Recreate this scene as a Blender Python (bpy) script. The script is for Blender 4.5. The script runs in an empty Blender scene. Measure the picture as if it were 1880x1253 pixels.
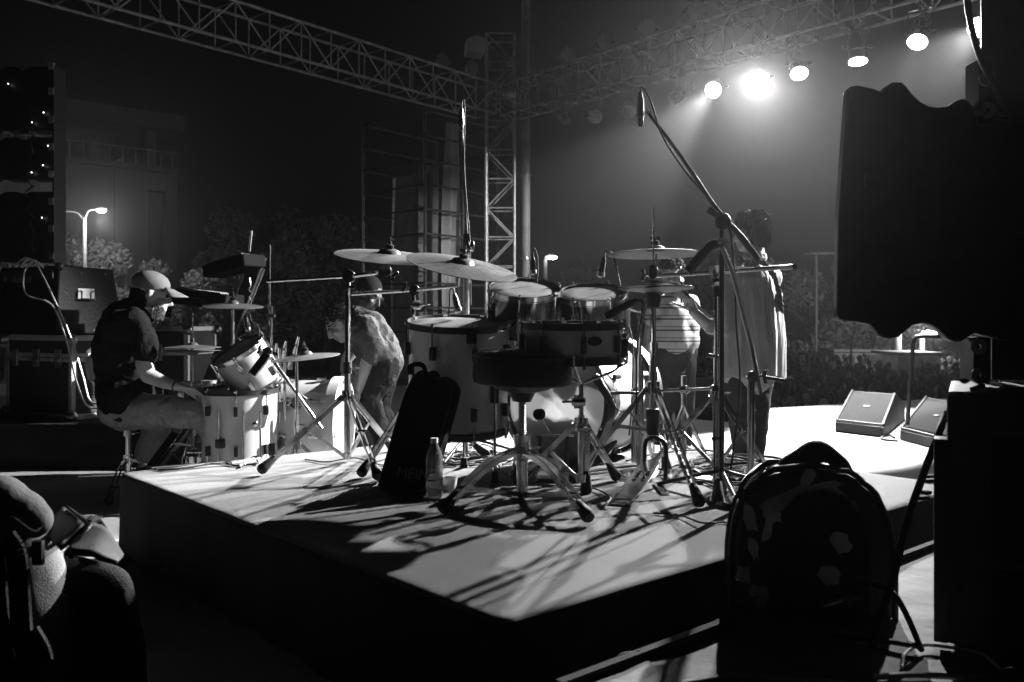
import bpy, bmesh, math, random
import numpy as np
from mathutils import Vector, Matrix, noise
random.seed(7); R = math.radians; PI = math.pi
V = Vector
sc = bpy.context.scene; col = sc.collection

# ------------------------------------------------------------------ camera, sky, lamps, exposure
F, CX, CY, CZ = 1640.0, 940.0, 590.0, 0.66      # focal length and principal point in photo pixels, camera height over the riser
def P(px, py, d): return V(((px-CX)/F*d, d, CZ-(py-CY)/F*d))       # a point seen at px,py at distance d
def G(px, py, z=0.0): return P(px, py, F*(CZ-z)/(py-CY))           # the same on the level z
cam = bpy.data.objects.new('camera', bpy.data.cameras.new('camera')); col.objects.link(cam)
cam.location = (0, 0, CZ); cam.rotation_euler = (PI/2, 0, 0)
cam.data.sensor_width = 36; cam.data.lens = F/1880*36; cam.data.shift_y = -(626.5-CY)/1880
cam.data.clip_start = 0.05; cam.data.clip_end = 500
cam.data.dof.use_dof = True; cam.data.dof.focus_distance = 4.2; cam.data.dof.aperture_fstop = 5.6
sc.camera = cam
w = bpy.data.worlds.new('World'); sc.world = w; w.use_nodes = True
wn = w.node_tree.nodes; bg = wn['Background']; bg.inputs[0].default_value = (.5, .5, .5, 1); bg.inputs[1].default_value = 0.0025
sc.view_settings.view_transform = 'Standard'; sc.view_settings.look = 'None'
sc.view_settings.exposure = 0; sc.view_settings.gamma = 1; sc.view_settings.use_curve_mapping = False
sc.render.engine = 'CYCLES'; cy = sc.cycles
cy.use_denoising = True; cy.denoiser = 'OPENIMAGEDENOISE'
cy.max_bounces = 14; cy.transmission_bounces = 14; cy.diffuse_bounces = 4; cy.glossy_bounces = 5; cy.volume_bounces = 0; cy.sample_clamp_indirect = 4; cy.caustics_reflective = False; cy.caustics_refractive = False
cy.transparent_max_bounces = 12
HAZE = 0.0007
FRONT0, FRONT1 = V((-.2, 14.9, 4.1)), V((4.33, 9.56, 4.1))       # near bottom chord of the front truss
def on_truss(px):                                                  # point of the front truss line seen at column px
    k = (px-CX)/F; D = FRONT1-FRONT0
    t = (k*FRONT0.y-FRONT0.x)/(D.x-k*D.y)
    return FRONT0+D*t
def spot(name, loc, target, power, cone, blend=.5, radius=.06):
    l = bpy.data.lights.new(name, 'SPOT'); l.energy = power; l.spot_size = R(cone); l.spot_blend = blend; l.shadow_soft_size = radius
    o = bpy.data.objects.new(name, l); col.objects.link(o); o.location = loc
    o.rotation_euler = (V(target)-V(loc)).to_track_quat('-Z', 'Y').to_euler(); return o
# lit stage lamps: pixel column, row of the lens, target, power, cone
LAMPS = [
 (1310, 165, (-.7, 4.3, .0), 14000, 15),
 (1395, 145, (.5, 3.9, .1), 6000, 34),
 (1467, 133, (3.0, 8.0, -.35), 5500, 26),
 (1575, 110, (3.75, 9.3, -.35), 4200, 44),
 (1685, 75, (2.3, 7.2, -.35), 6500, 24),
 (1797, 50, (.3, 4.0, .1), 6000, 26),
]
LAMPPOS = []
for px, py, tg, pw, cone in LAMPS:
    t = on_truss(px); p = P(px, py, t.y); a = (V(tg)-p).normalized()
    LAMPPOS.append((p, a, tg))
    spot('stage_lamp_light', p+a*.06, tg, pw, cone, .22 if px in (1310, 1467, 1685) else .5)

# two unseen truss lamps at right; the second is added to brighten the scaffold
OFFLAMPS = [(FRONT0+(FRONT1-FRONT0)*1.36+V((0, 0, -.45)), (-1.05, 5.0, .3), 13500, 32), (FRONT0+(FRONT1-FRONT0)*1.24+V((0, 0, -.45)), (-1.7, 16.8, 1.9), 2300, 24)]
for p, tg, pw, cone in OFFLAMPS: a = (V(tg)-p).normalized(); spot('stage_lamp_light', p+a*.06, tg, pw, cone); LAMPPOS.append((p, a, tg))

# ------------------------------------------------------------------ materials
MATS = {}
def mat(name, c, rough=.5, metal=0, var=.25, scale=8, bump=0, bscale=60, emit=0, trans=0, alpha=None, coat=0, spec=.5, stretch=None, bdist=.01, dist=0):
    m = bpy.data.materials.new(name); m.use_nodes = True; n = m.node_tree.nodes; l = m.node_tree.links
    b = n['Principled BSDF']
    b.inputs['Roughness'].default_value = rough; b.inputs['Metallic'].default_value = metal
    b.inputs['Specular IOR Level'].default_value = spec
    if coat: b.inputs['Coat Weight'].default_value = coat; b.inputs['Coat Roughness'].default_value = .1
    tc = n.new('ShaderNodeTexCoord'); src = tc.outputs['Object']
    if stretch:
        mp = n.new('ShaderNodeMapping'); mp.inputs['Scale'].default_value = stretch; l.new(src, mp.inputs[0]); src = mp.outputs[0]
    nz = n.new('ShaderNodeTexNoise'); nz.inputs['Scale'].default_value = scale; nz.inputs['Detail'].default_value = 6; l.new(src, nz.inputs[0])
    r = n.new('ShaderNodeValToRGB'); r.color_ramp.elements[0].position = .3; r.color_ramp.elements[1].position = .7
    a, z = c*(1-var), min(1, c*(1+var)); r.color_ramp.elements[0].color = (a, a, a, 1); r.color_ramp.elements[1].color = (z, z, z, 1)
    l.new(nz.outputs[0], r.inputs[0]); l.new(r.outputs[0], b.inputs['Base Color'])
    mr = n.new('ShaderNodeMapRange'); mr.inputs[3].default_value = max(.03, rough*.75); mr.inputs[4].default_value = min(1, rough*1.25)
    l.new(nz.outputs[0], mr.inputs[0]); l.new(mr.outputs[0], b.inputs['Roughness'])
    if bump:
        n2 = n.new('ShaderNodeTexNoise'); n2.inputs['Scale'].default_value = bscale; n2.inputs['Detail'].default_value = 4; n2.inputs['Distortion'].default_value = dist; l.new(src, n2.inputs[0])
        bp = n.new('ShaderNodeBump'); bp.inputs['Strength'].default_value = bump; bp.inputs['Distance'].default_value = bdist
        l.new(n2.outputs[0], bp.inputs['Height']); l.new(bp.outputs[0], b.inputs['Normal'])
    if emit: b.inputs['Emission Color'].default_value = (1, 1, 1, 1); b.inputs['Emission Strength'].default_value = emit
    if trans: b.inputs['Transmission Weight'].default_value = trans
    if alpha is not None: b.inputs['Alpha'].default_value = alpha
    MATS[name] = m; return m
def translucent(name, c, t, rough=.5, scale=8, var=.15):           # thin skins that let light through
    m = mat(name, c, rough, var=var, scale=scale); n = m.node_tree.nodes; l = m.node_tree.links
    b = n['Principled BSDF']; tr = n.new('ShaderNodeBsdfTranslucent'); mx = n.new('ShaderNodeMixShader'); mx.inputs[0].default_value = t
    l.new(b.inputs['Base Color'].links[0].from_socket, tr.inputs[0])
    l.new(b.outputs[0], mx.inputs[1]); l.new(tr.outputs[0], mx.inputs[2]); l.new(mx.outputs[0], n['Material Output'].inputs[0]); return m
chrome = mat('chrome', .62, .16, 1, .12, 30)
steel = mat('worn_steel', .45, .32, 1, .3, 14)
truss_alu = mat('truss_aluminium', .5, .5, .4, .35, 9)
blackm = mat('black_plastic', .018, .42, 0, .4, 12, .15, 90)
rubber = mat('black_rubber', .016, .75, 0, .3, 30, .2, 80)
blackv = mat('black_vinyl', .010, .5, 0, .4, 7, .25, 60, spec=.25)
fabric_bk = mat('black_fabric', .009, .95, 0, .4, 9, .5, 220, spec=.12)
case_bk = mat('black_laminate', .022, .5, 0, .3, 6, .12, 200)
alu = mat('aluminium_edging', .55, .4, .6, .2, 12)
shell_wh = mat('white_pearl_shell', .8, .3, 0, .05, 5, coat=.5, stretch=(3, 3, .5))
shell_gr = mat('grey_lacquer_shell', .62, .24, 0, .12, 3, coat=.8)
shell_sp = mat('silver_sparkle_shell', .55, .35, .35, .35, 420, .5, 500, coat=.5)
shell_dk = mat('dark_mirror_shell', .10, .12, .8, .3, 4, coat=.6)
head_wh = translucent('coated_drum_skin', .45, .5, .4, 5)
head_cl = translucent('smoky_drum_skin', .42, .7, .25, 5)
bronze = mat('cast_bronze', .12, .42, .3, .38, 5, .22, 22)
bronze_f = mat('brushed_bronze', .13, .38, .45, .2, 9, .2, 40)
ink = mat('black_ink', .03, .6)
ink_wh = mat('pale_print', .16, .6)
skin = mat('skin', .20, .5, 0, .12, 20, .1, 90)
skin_d = mat('shade_darkened_skin', .06, .6, 0, .12, 20, .1, 90)  # skin with shade put into its colour, for the dimly lit man
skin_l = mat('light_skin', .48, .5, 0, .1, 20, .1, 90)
hair = mat('dark_hair', .010, .8, 0, .5, 60, .8, 160, spec=.12)
beard = mat('brown_beard', .07, .8, 0, .5, 80, .8, 220)
cloth_dk = mat('black_cotton', .011, .95, 0, .25, 5, .7, 11, spec=.08, bdist=.03, dist=1.2)
cloth_gr = mat('grey_cotton', .040, .95, 0, .2, 5, .9, 13, spec=.1, bdist=.03, dist=1.2)
cloth_lt = mat('pale_cotton', .25, .95, 0, .12, 5, .8, 9, stretch=(1.8, 1.8, .3), spec=.15, bdist=.05, dist=.6)
cloth_kh = mat('light_trousers', .34, .95, 0, .15, 6, .95, 12, spec=.15, bdist=.03, dist=1.2)
denim = mat('dark_denim', .03, .95, 0, .3, 8, .5, 8, spec=.08, bdist=.03, dist=1.2)
cap_m = mat('grey_cap_cotton', .16, .95, 0, .1, 20, .2, 90, spec=.1)
crowd_dk = mat('dark_crowd_clothes', .022, 1, 0, .4, 9, spec=.05)
carpet = mat('grey_riser_carpet', .155, .97, 0, .28, 1.7, .55, 420)
stagem = mat('pale_stage_carpet', .30, .9, 0, .12, 2.2, .3, 200)
drape = mat('dark_drape', .035, .95, 0, .3, 4, .4, 120, spec=.1)
clothm = mat('cloth_covering', .16, .95, 0, .25, 5, .6, 14)
soil = mat('trodden_ground', .05, 1, 0, .4, .6, .3, 8)
concrete = mat('painted_concrete', .055, .85, 0, .12, .5, .1, 3)
dark_glass = mat('dark_glass', .02, .15, 0, .2, 3)
bark = mat('bark', .07, .9, 0, .3, 3, .6, 8)
leaf = translucent('tree_leaves', .17, .3, .55, 1.3, .5)
steel_grey = mat('dull_steel', .34, .6, .1, .2, 5)
scaff = mat('scaffold_paint', .10, .6, .2, .3, 9)
floor_dk = mat('black_floor_boards', .012, .8, 0, .3, 5, .2, 40, spec=.15)
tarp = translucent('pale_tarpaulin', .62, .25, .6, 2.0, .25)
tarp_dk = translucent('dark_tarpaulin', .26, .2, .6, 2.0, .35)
lensm = mat('glowing_lamp_lens', .9, .3, emit=90)
lens_off = mat('dark_lamp_lens', .10, .2, 0, .3, 40, .3, 90)
bulb = mat('street_lamp_glass', .9, .3, emit=40)
led = mat('white_indicator_light', .9, .3, emit=8)
tape = mat('silver_gaffer_tape', .6, .6, 0, .3, 14, .4, 60)
plastic = mat('clear_plastic', .95, .03, 0, .05, 8, .25, 60, trans=.9)
water = mat('bottle_water', .95, .02, 0, .02, 8, trans=1)
white_pl = mat('white_plastic', .7, .4)
cream = mat('cream_canvas', .20, .9, 0, .2, 5, .25, 300)
grille_m = mat('speaker_grille', .03, .9, 0, .5, 60, .9, 420, spec=.1)
wood = mat('plywood', .03, .85, 0, .3, 5, .2, 30, spec=.05, stretch=(1, 8, 1))
# striped polo: flat print on cloth
m = mat('striped_cotton', .55, .9, 0, .08, 5, .4, 26); n = m.node_tree.nodes; l = m.node_tree.links
tc = n.new('ShaderNodeTexCoord'); sx = n.new('ShaderNodeSeparateXYZ'); l.new(tc.outputs['Object'], sx.inputs[0])
mu = n.new('ShaderNodeMath'); mu.operation = 'MULTIPLY'; mu.inputs[1].default_value = 1/.085; l.new(sx.outputs[2], mu.inputs[0])
fr = n.new('ShaderNodeMath'); fr.operation = 'FRACT'; l.new(mu.outputs[0], fr.inputs[0])
cr = n.new('ShaderNodeValToRGB'); cr.color_ramp.interpolation = 'CONSTANT'; e = cr.color_ramp.elements
e[0].position = 0; e[0].color = (.03, .03, .03, 1); e[1].position = .14; e[1].color = (.3, .3, .3, 1)
x = e.new(.34); x.color = (.05, .05, .05, 1); x = e.new(.42); x.color = (.3, .3, .3, 1)
l.new(fr.outputs[0], cr.inputs[0]); l.new(cr.outputs[0], n['Principled BSDF'].inputs['Base Color']); striped = m

# ------------------------------------------------------------------ helpers
ORG = {}                                                           # world origin of each object
def tag(o, label=None, cat=None, group=None, kind=None):
    for k, v in (('label', label), ('category', cat), ('group', group), ('kind', kind)):
        if v: o[k] = v
    return o
def thing(name, label, cat, loc=(0, 0, 0), group=None):
    o = bpy.data.objects.new(name, None); o.empty_display_size = .1; col.objects.link(o); o.location = loc; ORG[o] = V(loc)
    return tag(o, label, cat, group)
def basis(axis, roll=None):                                        # rotation taking +Z to axis
    return V(axis).normalized().to_track_quat('Z', 'Y').to_matrix().to_4x4()
def spline(pts, n=8):
    pts = [V(p) for p in pts]; q = [2*pts[0]-pts[1]]+pts+[2*pts[-1]-pts[-2]]; out = []
    for i in range(1, len(q)-2):
        a, b, c, d = q[i-1:i+3]
        for k in range(n):
            t = k/n; out.append(.5*((2*b)+(c-a)*t+(2*a-5*b+4*c-d)*t*t+(3*b-a-3*c+d)*t*t*t))
    return out+[pts[-1]]
class MB:
    def __init__(s): s.v = []; s.f = []; s.M = None
    def add(s, vs, fs):
        o = len(s.v); s.v += [s.M @ V(p) for p in vs] if s.M else [V(p) for p in vs]
        s.f += [tuple(i+o for i in f) for f in fs]; return s
    def box(s, c, size, M=None, bev=0):
        c = V(c); sx, sy, sz = [k/2 for k in size]
        if bev:
            b = min(bev, sx*.9, sy*.9, sz*.9); bm = bmesh.new(); bmesh.ops.create_cube(bm, size=1)
            bmesh.ops.scale(bm, vec=size, verts=bm.verts); bmesh.ops.bevel(bm, geom=bm.edges[:], offset=b, segments=2, affect='EDGES', profile=.7)
            vs = [v.co.copy() for v in bm.verts]; fs = [[v.index for v in f.verts] for f in bm.faces]; bm.free()
        else:
            vs = [V((x, y, z)) for x in (-sx, sx) for y in (-sy, sy) for z in (-sz, sz)]
            fs = [(0, 1, 3, 2), (4, 6, 7, 5), (0, 4, 5, 1), (2, 3, 7, 6), (0, 2, 6, 4), (1, 5, 7, 3)]
        return s.add([(M @ p if M else p)+c for p in vs], fs)
    def bar(s, a, b, w, h, up=(0, 0, 1)):                          # flat bar from a to b
        a, b = V(a), V(b); d = (b-a); L = d.length; d.normalize(); u = V(up)
        if abs(d.dot(u)) > .98: u = V((1, 0, 0))
        sd = d.cross(u).normalized(); u = sd.cross(d)
        vs = [p+sd*x*w/2+u*y*h/2 for p in (a, b) for x, y in ((-1, -1), (1, -1), (1, 1), (-1, 1))]
        return s.add(vs, [(3, 2, 1, 0), (4, 5, 6, 7)]+[(i, (i+1) % 4, (i+1) % 4+4, i+4) for i in range(4)])
    def tube(s, pts, r, seg=10, cap=True):
        pts = [V(p) for p in pts]; n = len(pts); rr = r if isinstance(r, (list, tuple)) else [r]*n
        T = [(pts[min(i+1, n-1)]-pts[max(i-1, 0)]).normalized() for i in range(n)]
        u = T[0].orthogonal().normalized(); vs = []
        for i, p in enumerate(pts):
            u = (u-T[i]*u.dot(T[i]));
            u = u.normalized() if u.length > 1e-6 else T[i].orthogonal().normalized()
            w_ = T[i].cross(u)
            vs += [p+(u*math.cos(2*PI*k/seg)+w_*math.sin(2*PI*k/seg))*rr[i] for k in range(seg)]
        fs = [(i*seg+k, i*seg+(k+1) % seg, (i+1)*seg+(k+1) % seg, (i+1)*seg+k) for i in range(n-1) for k in range(seg)]
        if cap: fs += [tuple(range(seg))[::-1], tuple((n-1)*seg+k for k in range(seg))]
        return s.add(vs, fs)
    def cyl(s, a, b, r, r2=None, seg=12): return s.tube([a, b], [r, r if r2 is None else r2], seg)
    def lathe(s, prof, M=None, seg=32, closed=False, wob=0):       # prof: (r, z)
        M = M or Matrix(); vs = []; n = len(prof)
        for r, z in prof:
            for k in range(seg):
                a = 2*PI*k/seg; vs.append(M @ V((r*math.cos(a), r*math.sin(a), z+(wob*math.sin(3*a)*r if wob else 0))))
        fs = [(i*seg+k, i*seg+(k+1) % seg, (i+1)*seg+(k+1) % seg, (i+1)*seg+k) for i in range(n-1) for k in range(seg)]
        if closed: fs += [((n-1)*seg+k, (n-1)*seg+(k+1) % seg, (k+1) % seg, k) for k in range(seg)]
        else:
            if prof[0][0] > 1e-5: fs.append(tuple(range(seg))[::-1])
            if prof[-1][0] > 1e-5: fs.append(tuple((n-1)*seg+k for k in range(seg)))
        return s.add(vs, fs)
    def ball(s, c, r, M=None, seg=14, rings=9):                    # r may be a triple
        r = (r, r, r) if not isinstance(r, (tuple, list)) else r; c = V(c); M = M or Matrix()
        vs = [c+M.to_3x3() @ V((0, 0, r[2]))]
        for i in range(1, rings):
            t = PI*i/rings
            vs += [c+M.to_3x3() @ V((r[0]*math.sin(t)*math.cos(2*PI*k/seg), r[1]*math.sin(t)*math.sin(2*PI*k/seg), r[2]*math.cos(t))) for k in range(seg)]
        vs.append(c+M.to_3x3() @ V((0, 0, -r[2]))); L = len(vs)-1
        fs = [(0, 1+k, 1+(k+1) % seg) for k in range(seg)]
        for i in range(rings-2):
            o = 1+i*seg; fs += [(o+k, o+seg+k, o+seg+(k+1) % seg, o+(k+1) % seg) for k in range(seg)]
        o = 1+(rings-2)*seg; fs += [(o+k, L, o+(k+1) % seg) for k in range(seg)]
        return s.add(vs, fs)
    def cap(s, a, b, ra, rb, seg=12):                              # tapered capsule
        a, b = V(a), V(b); s.ball(a, ra, seg=seg, rings=7); s.ball(b, rb, seg=seg, rings=7)
        if (b-a).length > 1e-4: s.tube([a, b], [ra, rb], seg)
        return s
    def chain(s, pts):                                             # (point, radius) ...
        for (a, ra), (b, rb) in zip(pts, pts[1:]): s.cap(a, b, ra, rb)
        return s
    def prism(s, outline, M, th):                                  # outline in local xy, extruded along local z by th
        n = len(outline); vs = [M @ V((x, y, z)) for z in (0, th) for x, y in outline]
        return s.add(vs, [tuple(range(n))[::-1], tuple(range(n, 2*n))]+[(i, (i+1) % n, (i+1) % n+n, i+n) for i in range(n)])
    def build(s, name, m, parent=None, smooth=True, label=None, bev=0, remesh=0, subs=0, disp=0, dscale=.1, keep=False):
        org = ORG.get(parent, V((0, 0, 0)))
        if parent is None and s.v and not keep:
            a = np.array([tuple(v) for v in s.v]); org = V(((a[:, 0].min()+a[:, 0].max())/2, (a[:, 1].min()+a[:, 1].max())/2, a[:, 2].min()))
        me = bpy.data.meshes.new(name); me.from_pydata([tuple(v-org) for v in s.v], [], s.f); me.update()
        if smooth:
            me.polygons.foreach_set('use_smooth', [True]*len(me.polygons))
            if not remesh:
                try: me.set_sharp_from_angle(angle=R(38))
                except Exception: pass
        me.materials.append(m); o = bpy.data.objects.new(name, me); col.objects.link(o)
        if parent is not None: o.parent = parent
        else: o.location = org
        ORG[o] = org
        if remesh:
            k = o.modifiers.new('union', 'REMESH'); k.mode = 'VOXEL'; k.voxel_size = remesh; k.use_smooth_shade = True
            k = o.modifiers.new('smooth', 'SMOOTH'); k.factor = .6; k.iterations = 5
            if disp:
                t = bpy.data.textures.new('folds', 'CLOUDS'); t.noise_scale = dscale; t.noise_depth = 2
                k = o.modifiers.new('folds', 'DISPLACE'); k.texture = t; k.strength = disp; k.texture_coords = 'LOCAL'; k.mid_level = .5
        if bev:
            k = o.modifiers.new('bevel', 'BEVEL'); k.width = bev; k.segments = 2; k.limit_method = 'ANGLE'
        if label: o['label'] = label
        return o
def struct(o): o['kind'] = 'structure'; return o
def inst(name, me, parent, M):                                     # a further part sharing mesh data
    o = bpy.data.objects.new(name, me); col.objects.link(o); o.parent = parent; o.matrix_basis = M
    ORG[o] = ORG[parent]; return o
def dup(root, loc=None, label=None, rot=None):
    r = root.copy(); col.objects.link(r)
    if loc is not None: r.location = loc
    if rot is not None: r.rotation_euler = rot
    if label: r['label'] = label
    for c0 in [o for o in col.objects if o.parent == root]:
        c = c0.copy(); col.objects.link(c); c.parent = r
        for g0 in [o for o in col.objects if o.parent == c0]:
            g = g0.copy(); col.objects.link(g); g.parent = c
    return r
def text(name, s, size, M, m, parent, fit=None, ext=.0006):
    cu = bpy.data.curves.new(name, 'FONT'); cu.body = s; cu.size = size; cu.extrude = ext; cu.align_x = 'CENTER'; cu.align_y = 'CENTER'; cu.resolution_u = 3
    t = bpy.data.objects.new(name, cu); me = bpy.data.meshes.new_from_object(t); bpy.data.objects.remove(t); me.name = name
    org = ORG.get(parent, V((0, 0, 0)))
    for v in me.vertices: v.co = M @ (fit(v.co.copy()) if fit else v.co) - org
    me.materials.clear(); me.materials.append(m); o = bpy.data.objects.new(name, me); col.objects.link(o); o.parent = parent; ORG[o] = org; return o
def facing(loc, normal, up=(0, 0, 1)):                             # frame: local z = normal, y = up
    z = V(normal).normalized(); x = V(up).cross(z).normalized(); y = z.cross(x)
    M = Matrix((x, y, z)).transposed().to_4x4(); M.translation = V(loc); return M

# ------------------------------------------------------------------ setting
ZS, ZC, ZG = -.35, -.10, -2.3                                       # stage floor, cloth platform, concert ground
e_ = V((.75, .66, 0)).normalized(); n_ = V((-.66, .75, 0)).normalized()
N = V((-.02, 1.97, 0)); Lc = N+n_*2.57; Rc = N+e_*2.46; Bc = Lc+e_*2.46
def sheet_grid(fn, nu, nv):
    mb = MB(); vs = [fn(i/nu, j/nv) for j in range(nv+1) for i in range(nu+1)]
    return mb.add(vs, [(j*(nu+1)+i, j*(nu+1)+i+1, (j+1)*(nu+1)+i+1, (j+1)*(nu+1)+i) for j in range(nv) for i in range(nu)])
struct(MB().box((0, 45, ZG-.1), (320, 260, .2)).build('ground', soil, smooth=False))
# drum riser: rounded carpeted edge, side cloth hanging to the stage floor
def riser_ring(off, z, rad=.045):
    cs = [N, Rc, Bc, Lc]; out = []; r_ = rad+off
    ce = [N+e_*rad+n_*rad, Rc-e_*rad+n_*rad, Bc-e_*rad-n_*rad, Lc+e_*rad-n_*rad]
    for k, c in enumerate(ce):
        for i in range(7):
            a = -PI/2-PI/2*(1-i/6)+k*PI/2; p = c+(e_*math.cos(a)+n_*math.sin(a))*r_; out.append(V((p.x, p.y, z)))
    dense = []
    for a, b in zip(out, out[1:]+out[:1]):
        m_ = max(1, int((b-a).length/.05))
        dense += [a.lerp(b, i/m_) for i in range(m_)]
    return dense
def ring_mesh(prof, wob):
    cnt = None; rings = []
    base = riser_ring(0, 0); T = len(base)
    nrm = []
    for k in range(T):
        d = (base[(k+1) % T]-base[k-1]); nrm.append(V((d.y, -d.x, 0)).normalized())
    vs = []
    for j, (off, z) in enumerate(prof):
        for k, p in enumerate(base):
            q = p+nrm[k]*off; q.z = z
            if wob: t = -z/.35; q += nrm[k]*(t*(.012*noise.noise(p*5)+.006*math.sin(k*1.1))+.002)
            else: q.z += .0025*noise.noise(p*4) if z < -.001 else 0
            vs.append(q)
    return vs, [((i+1)*T+k, (i+1)*T+(k+1) % T, i*T+(k+1) % T, i*T+k) for i in range(len(prof)-1) for k in range(T)], T
vs, fs, T = ring_mesh([(-.03, 0), (-.014, -.0015), (-.004, -.006), (0, -.010), (0, -.018)], False)
riser = struct(MB().add(vs, fs+[tuple(range(T))]).build('drum_riser', carpet, keep=True))
vs, fs, T = ring_mesh([(.001, -.012), (.002, -.1), (.003, -.2), (.004, -.28), (.006, ZS+.003)], True)
struct(MB().add(vs, fs).build('riser_skirt', drape, keep=True))
# stage floor as a slab with its skirt
stage_pts = [(-9, 2.45), (7.5, 2.45), (7.5, 12.6), (1.3, 9.55), (-.6, 14.0), (-9, 14.5)]
mb = MB(); mb.prism([(x, y) for x, y in stage_pts], Matrix.Translation((0, 0, ZS-.03)), .03)
struct(mb.build('stage_floor', stagem, smooth=False, keep=True))
# skirts as wavy cloth under the stage edge
def skirt(pts, z0, z1, m, name='stage_skirt', amp=.02, step=.05):
    mb = MB(); line = []
    for a, b in zip(pts, pts[1:]):
        a, b = V((*a, 0)), V((*b, 0)); n = max(2, int((b-a).length/step)); nn = (b-a).normalized().cross(V((0, 0, 1)))
        for i in range(n): line.append(a.lerp(b, i/n)+nn*(amp*math.sin(i*1.3)+amp*.7*noise.noise(V((i*.37, 0, 0)))))
    line.append(V((*pts[-1], 0))); n = len(line)
    vs = [p+V((0, 0, z1)) for p in line]+[p+V((0, 0, z0)) for p in line]
    return struct(mb.add(vs, [(i, i+1, n+i+1, n+i) for i in range(n-1)]).build(name, m, keep=True))
skirt([(7.49, 12.6), (1.3, 9.56), (-.6, 14.0), (-9, 14.5)], ZG, ZS-.005, drape)
# backstage platform covered in cloth at lower right, with wooden edging
clA, clB = V((.57, 2.23, 0))-e_*.62, V((.57, 2.23, 0))+e_*2.9
def cl(u, v):
    a = clA.lerp(clB, u); b = V((.05, -.6, 0)).lerp(V((3.6, .6, 0)), u)
    p = a.lerp(b, v); return V((p.x, p.y, ZC+.012*noise.noise(p*2.5)+.006*noise.noise(p*9)))
struct(sheet_grid(cl, 90, 60).build('cloth_covered_platform', clothm, keep=True))
struct(MB().bar(clA+V((0, 0, ZC+.008))+n_*.012, clB+V((0, 0, ZC+.008))+n_*.012, .022, .03).build('platform_edging', wood, smooth=False, keep=True))
skirt([tuple(clA.to_2d()), (.05, -.6)], ZG, ZC-.004, drape, 'platform_skirt')
struct(MB().box((-3.5, .9, ZS-.5), (7, 3.06, 1.0))  .build('backstage_floor', floor_dk, smooth=False))
# draped platform at left carrying the cases
def dp(u, v):
    x = -6.5+u*4.55; d0 = 6.16
    if v < .5: t = v/.5; return V((x, 8.4+(d0-8.4)*t, -.04+.004*noise.noise(V((x*3, t*4, 0)))))
    t = (v-.5)/.5; f = .03*noise.noise(V((x*1.2, t*2.2, 5)))+.014*math.sin(x*5+t*7)
    return V((x, d0-.01+f*t*1.2-.03*t, -.05-(.295)*t))
struct(sheet_grid(dp, 150, 50).build('draped_side_platform', drape, keep=True))
struct(MB().box((-4.2, 7.3, -.2), (4.4, 2.0, .28)).build('side_platform_deck', wood, smooth=False))

# ------------------------------------------------------------------ truss, towers, pole
ZV = V((0, 0, 1))
def truss(label, a, b, back, h=.5, w=.45, bay=.42, cat='truss', rr=.021, rb=.011, root=None):
    a, b = V(a), V(b); L = (b-a).length; u = (b-a).normalized(); sd = V(back).normalized()*w
    up = u.cross(V(back)).normalized();  up = up if up.z > 0 or abs(up.z) < .1 else -up
    up = up*h
    t = thing('truss' if cat == 'truss' else 'truss_tower', label, cat, a)
    for o_ in (V(), sd, up, up+sd): MB().tube([a+o_, b+o_], rr, 8).build('chord', truss_alu, t)
    n = max(2, round(L/bay)); st = L/n
    rung_me = {}
    def piece(name, p, q):
        d = q-p; key = (name, round(d.length, 3))
        if key not in rung_me:
            me = MB().tube([V((0, 0, 0)), V((0, 0, d.length))], rb, 6).build(name, truss_alu, t); m_ = me.data
            for v in m_.vertices: v.co += a
            rung_me[key] = m_; bpy.data.objects.remove(me)
        inst(name, rung_me[key], t, Matrix.Translation(p-a) @ basis(d))
    for i in range(n+1):
        c = a+u*st*i
        for p, q in ((V(), up), (sd, sd+up), (V(), sd), (up, up+sd)): piece('rung', c+p, c+q)
        if i < n:
            c2 = c+u*st
            for p, q in ((V(), up), (sd, sd+up)): piece('brace', (c+p if i % 2 else c2+p), (c2+q if i % 2 else c+q))
            for p in (V(), sd, up, sd+up):
                if i % 7 == 3 and False: pass
    return t
fu = (FRONT1-FRONT0).normalized(); fback = V((fu.y, -fu.x, 0)); fback = fback if fback.y > 0 else -fback
truss('long aluminium box truss carrying the lit lamps, from the corner tower to upper right', FRONT0, FRONT0+fu*13, fback, bay=.46)
L0 = V((-.2, 14.9, 4.1)); L1 = V((-3.8, 10.5, 4.1)); lu = (L1-L0).normalized(); lback = V((-lu.y, lu.x, 0)); lback = lback if lback.y > 0 else -lback
truss('long dim aluminium box truss without lamps, from the corner tower to upper left', L0+lu*.1, L0+lu*11, lback, bay=.5)
t = truss('square lattice truss tower where the two overhead trusses meet', (.04, 14.85, ZG+.0), (.04, 14.85, 5.45), (0, 1, 0), h=.47, w=.47, bay=.5, cat='truss tower', rr=.025, rb=.014)
MB().ball((-.04, 14.7, 4.42), (.12, .08, .10)).build('pulley_box', truss_alu, t)
# tall pole behind the tower
o = MB().tube([(.25, 16.2, ZG), (.25, 16.2, 4.0), (.25, 16.2, 12.0)], [.085, .08, .07], 20).build('steel_pole', steel_grey)
tag(o, 'tall thick plain steel pole rising out of frame behind the corner tower', 'pole')
for z in (0.3, 1.8, 3.3): MB().lathe([(.084, z-.02), (.092, z-.02), (.092, z+.02), (.084, z+.02)], Matrix.Translation((.25, 16.2, 0)), 20, closed=True).build('band', steel, o)

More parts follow.
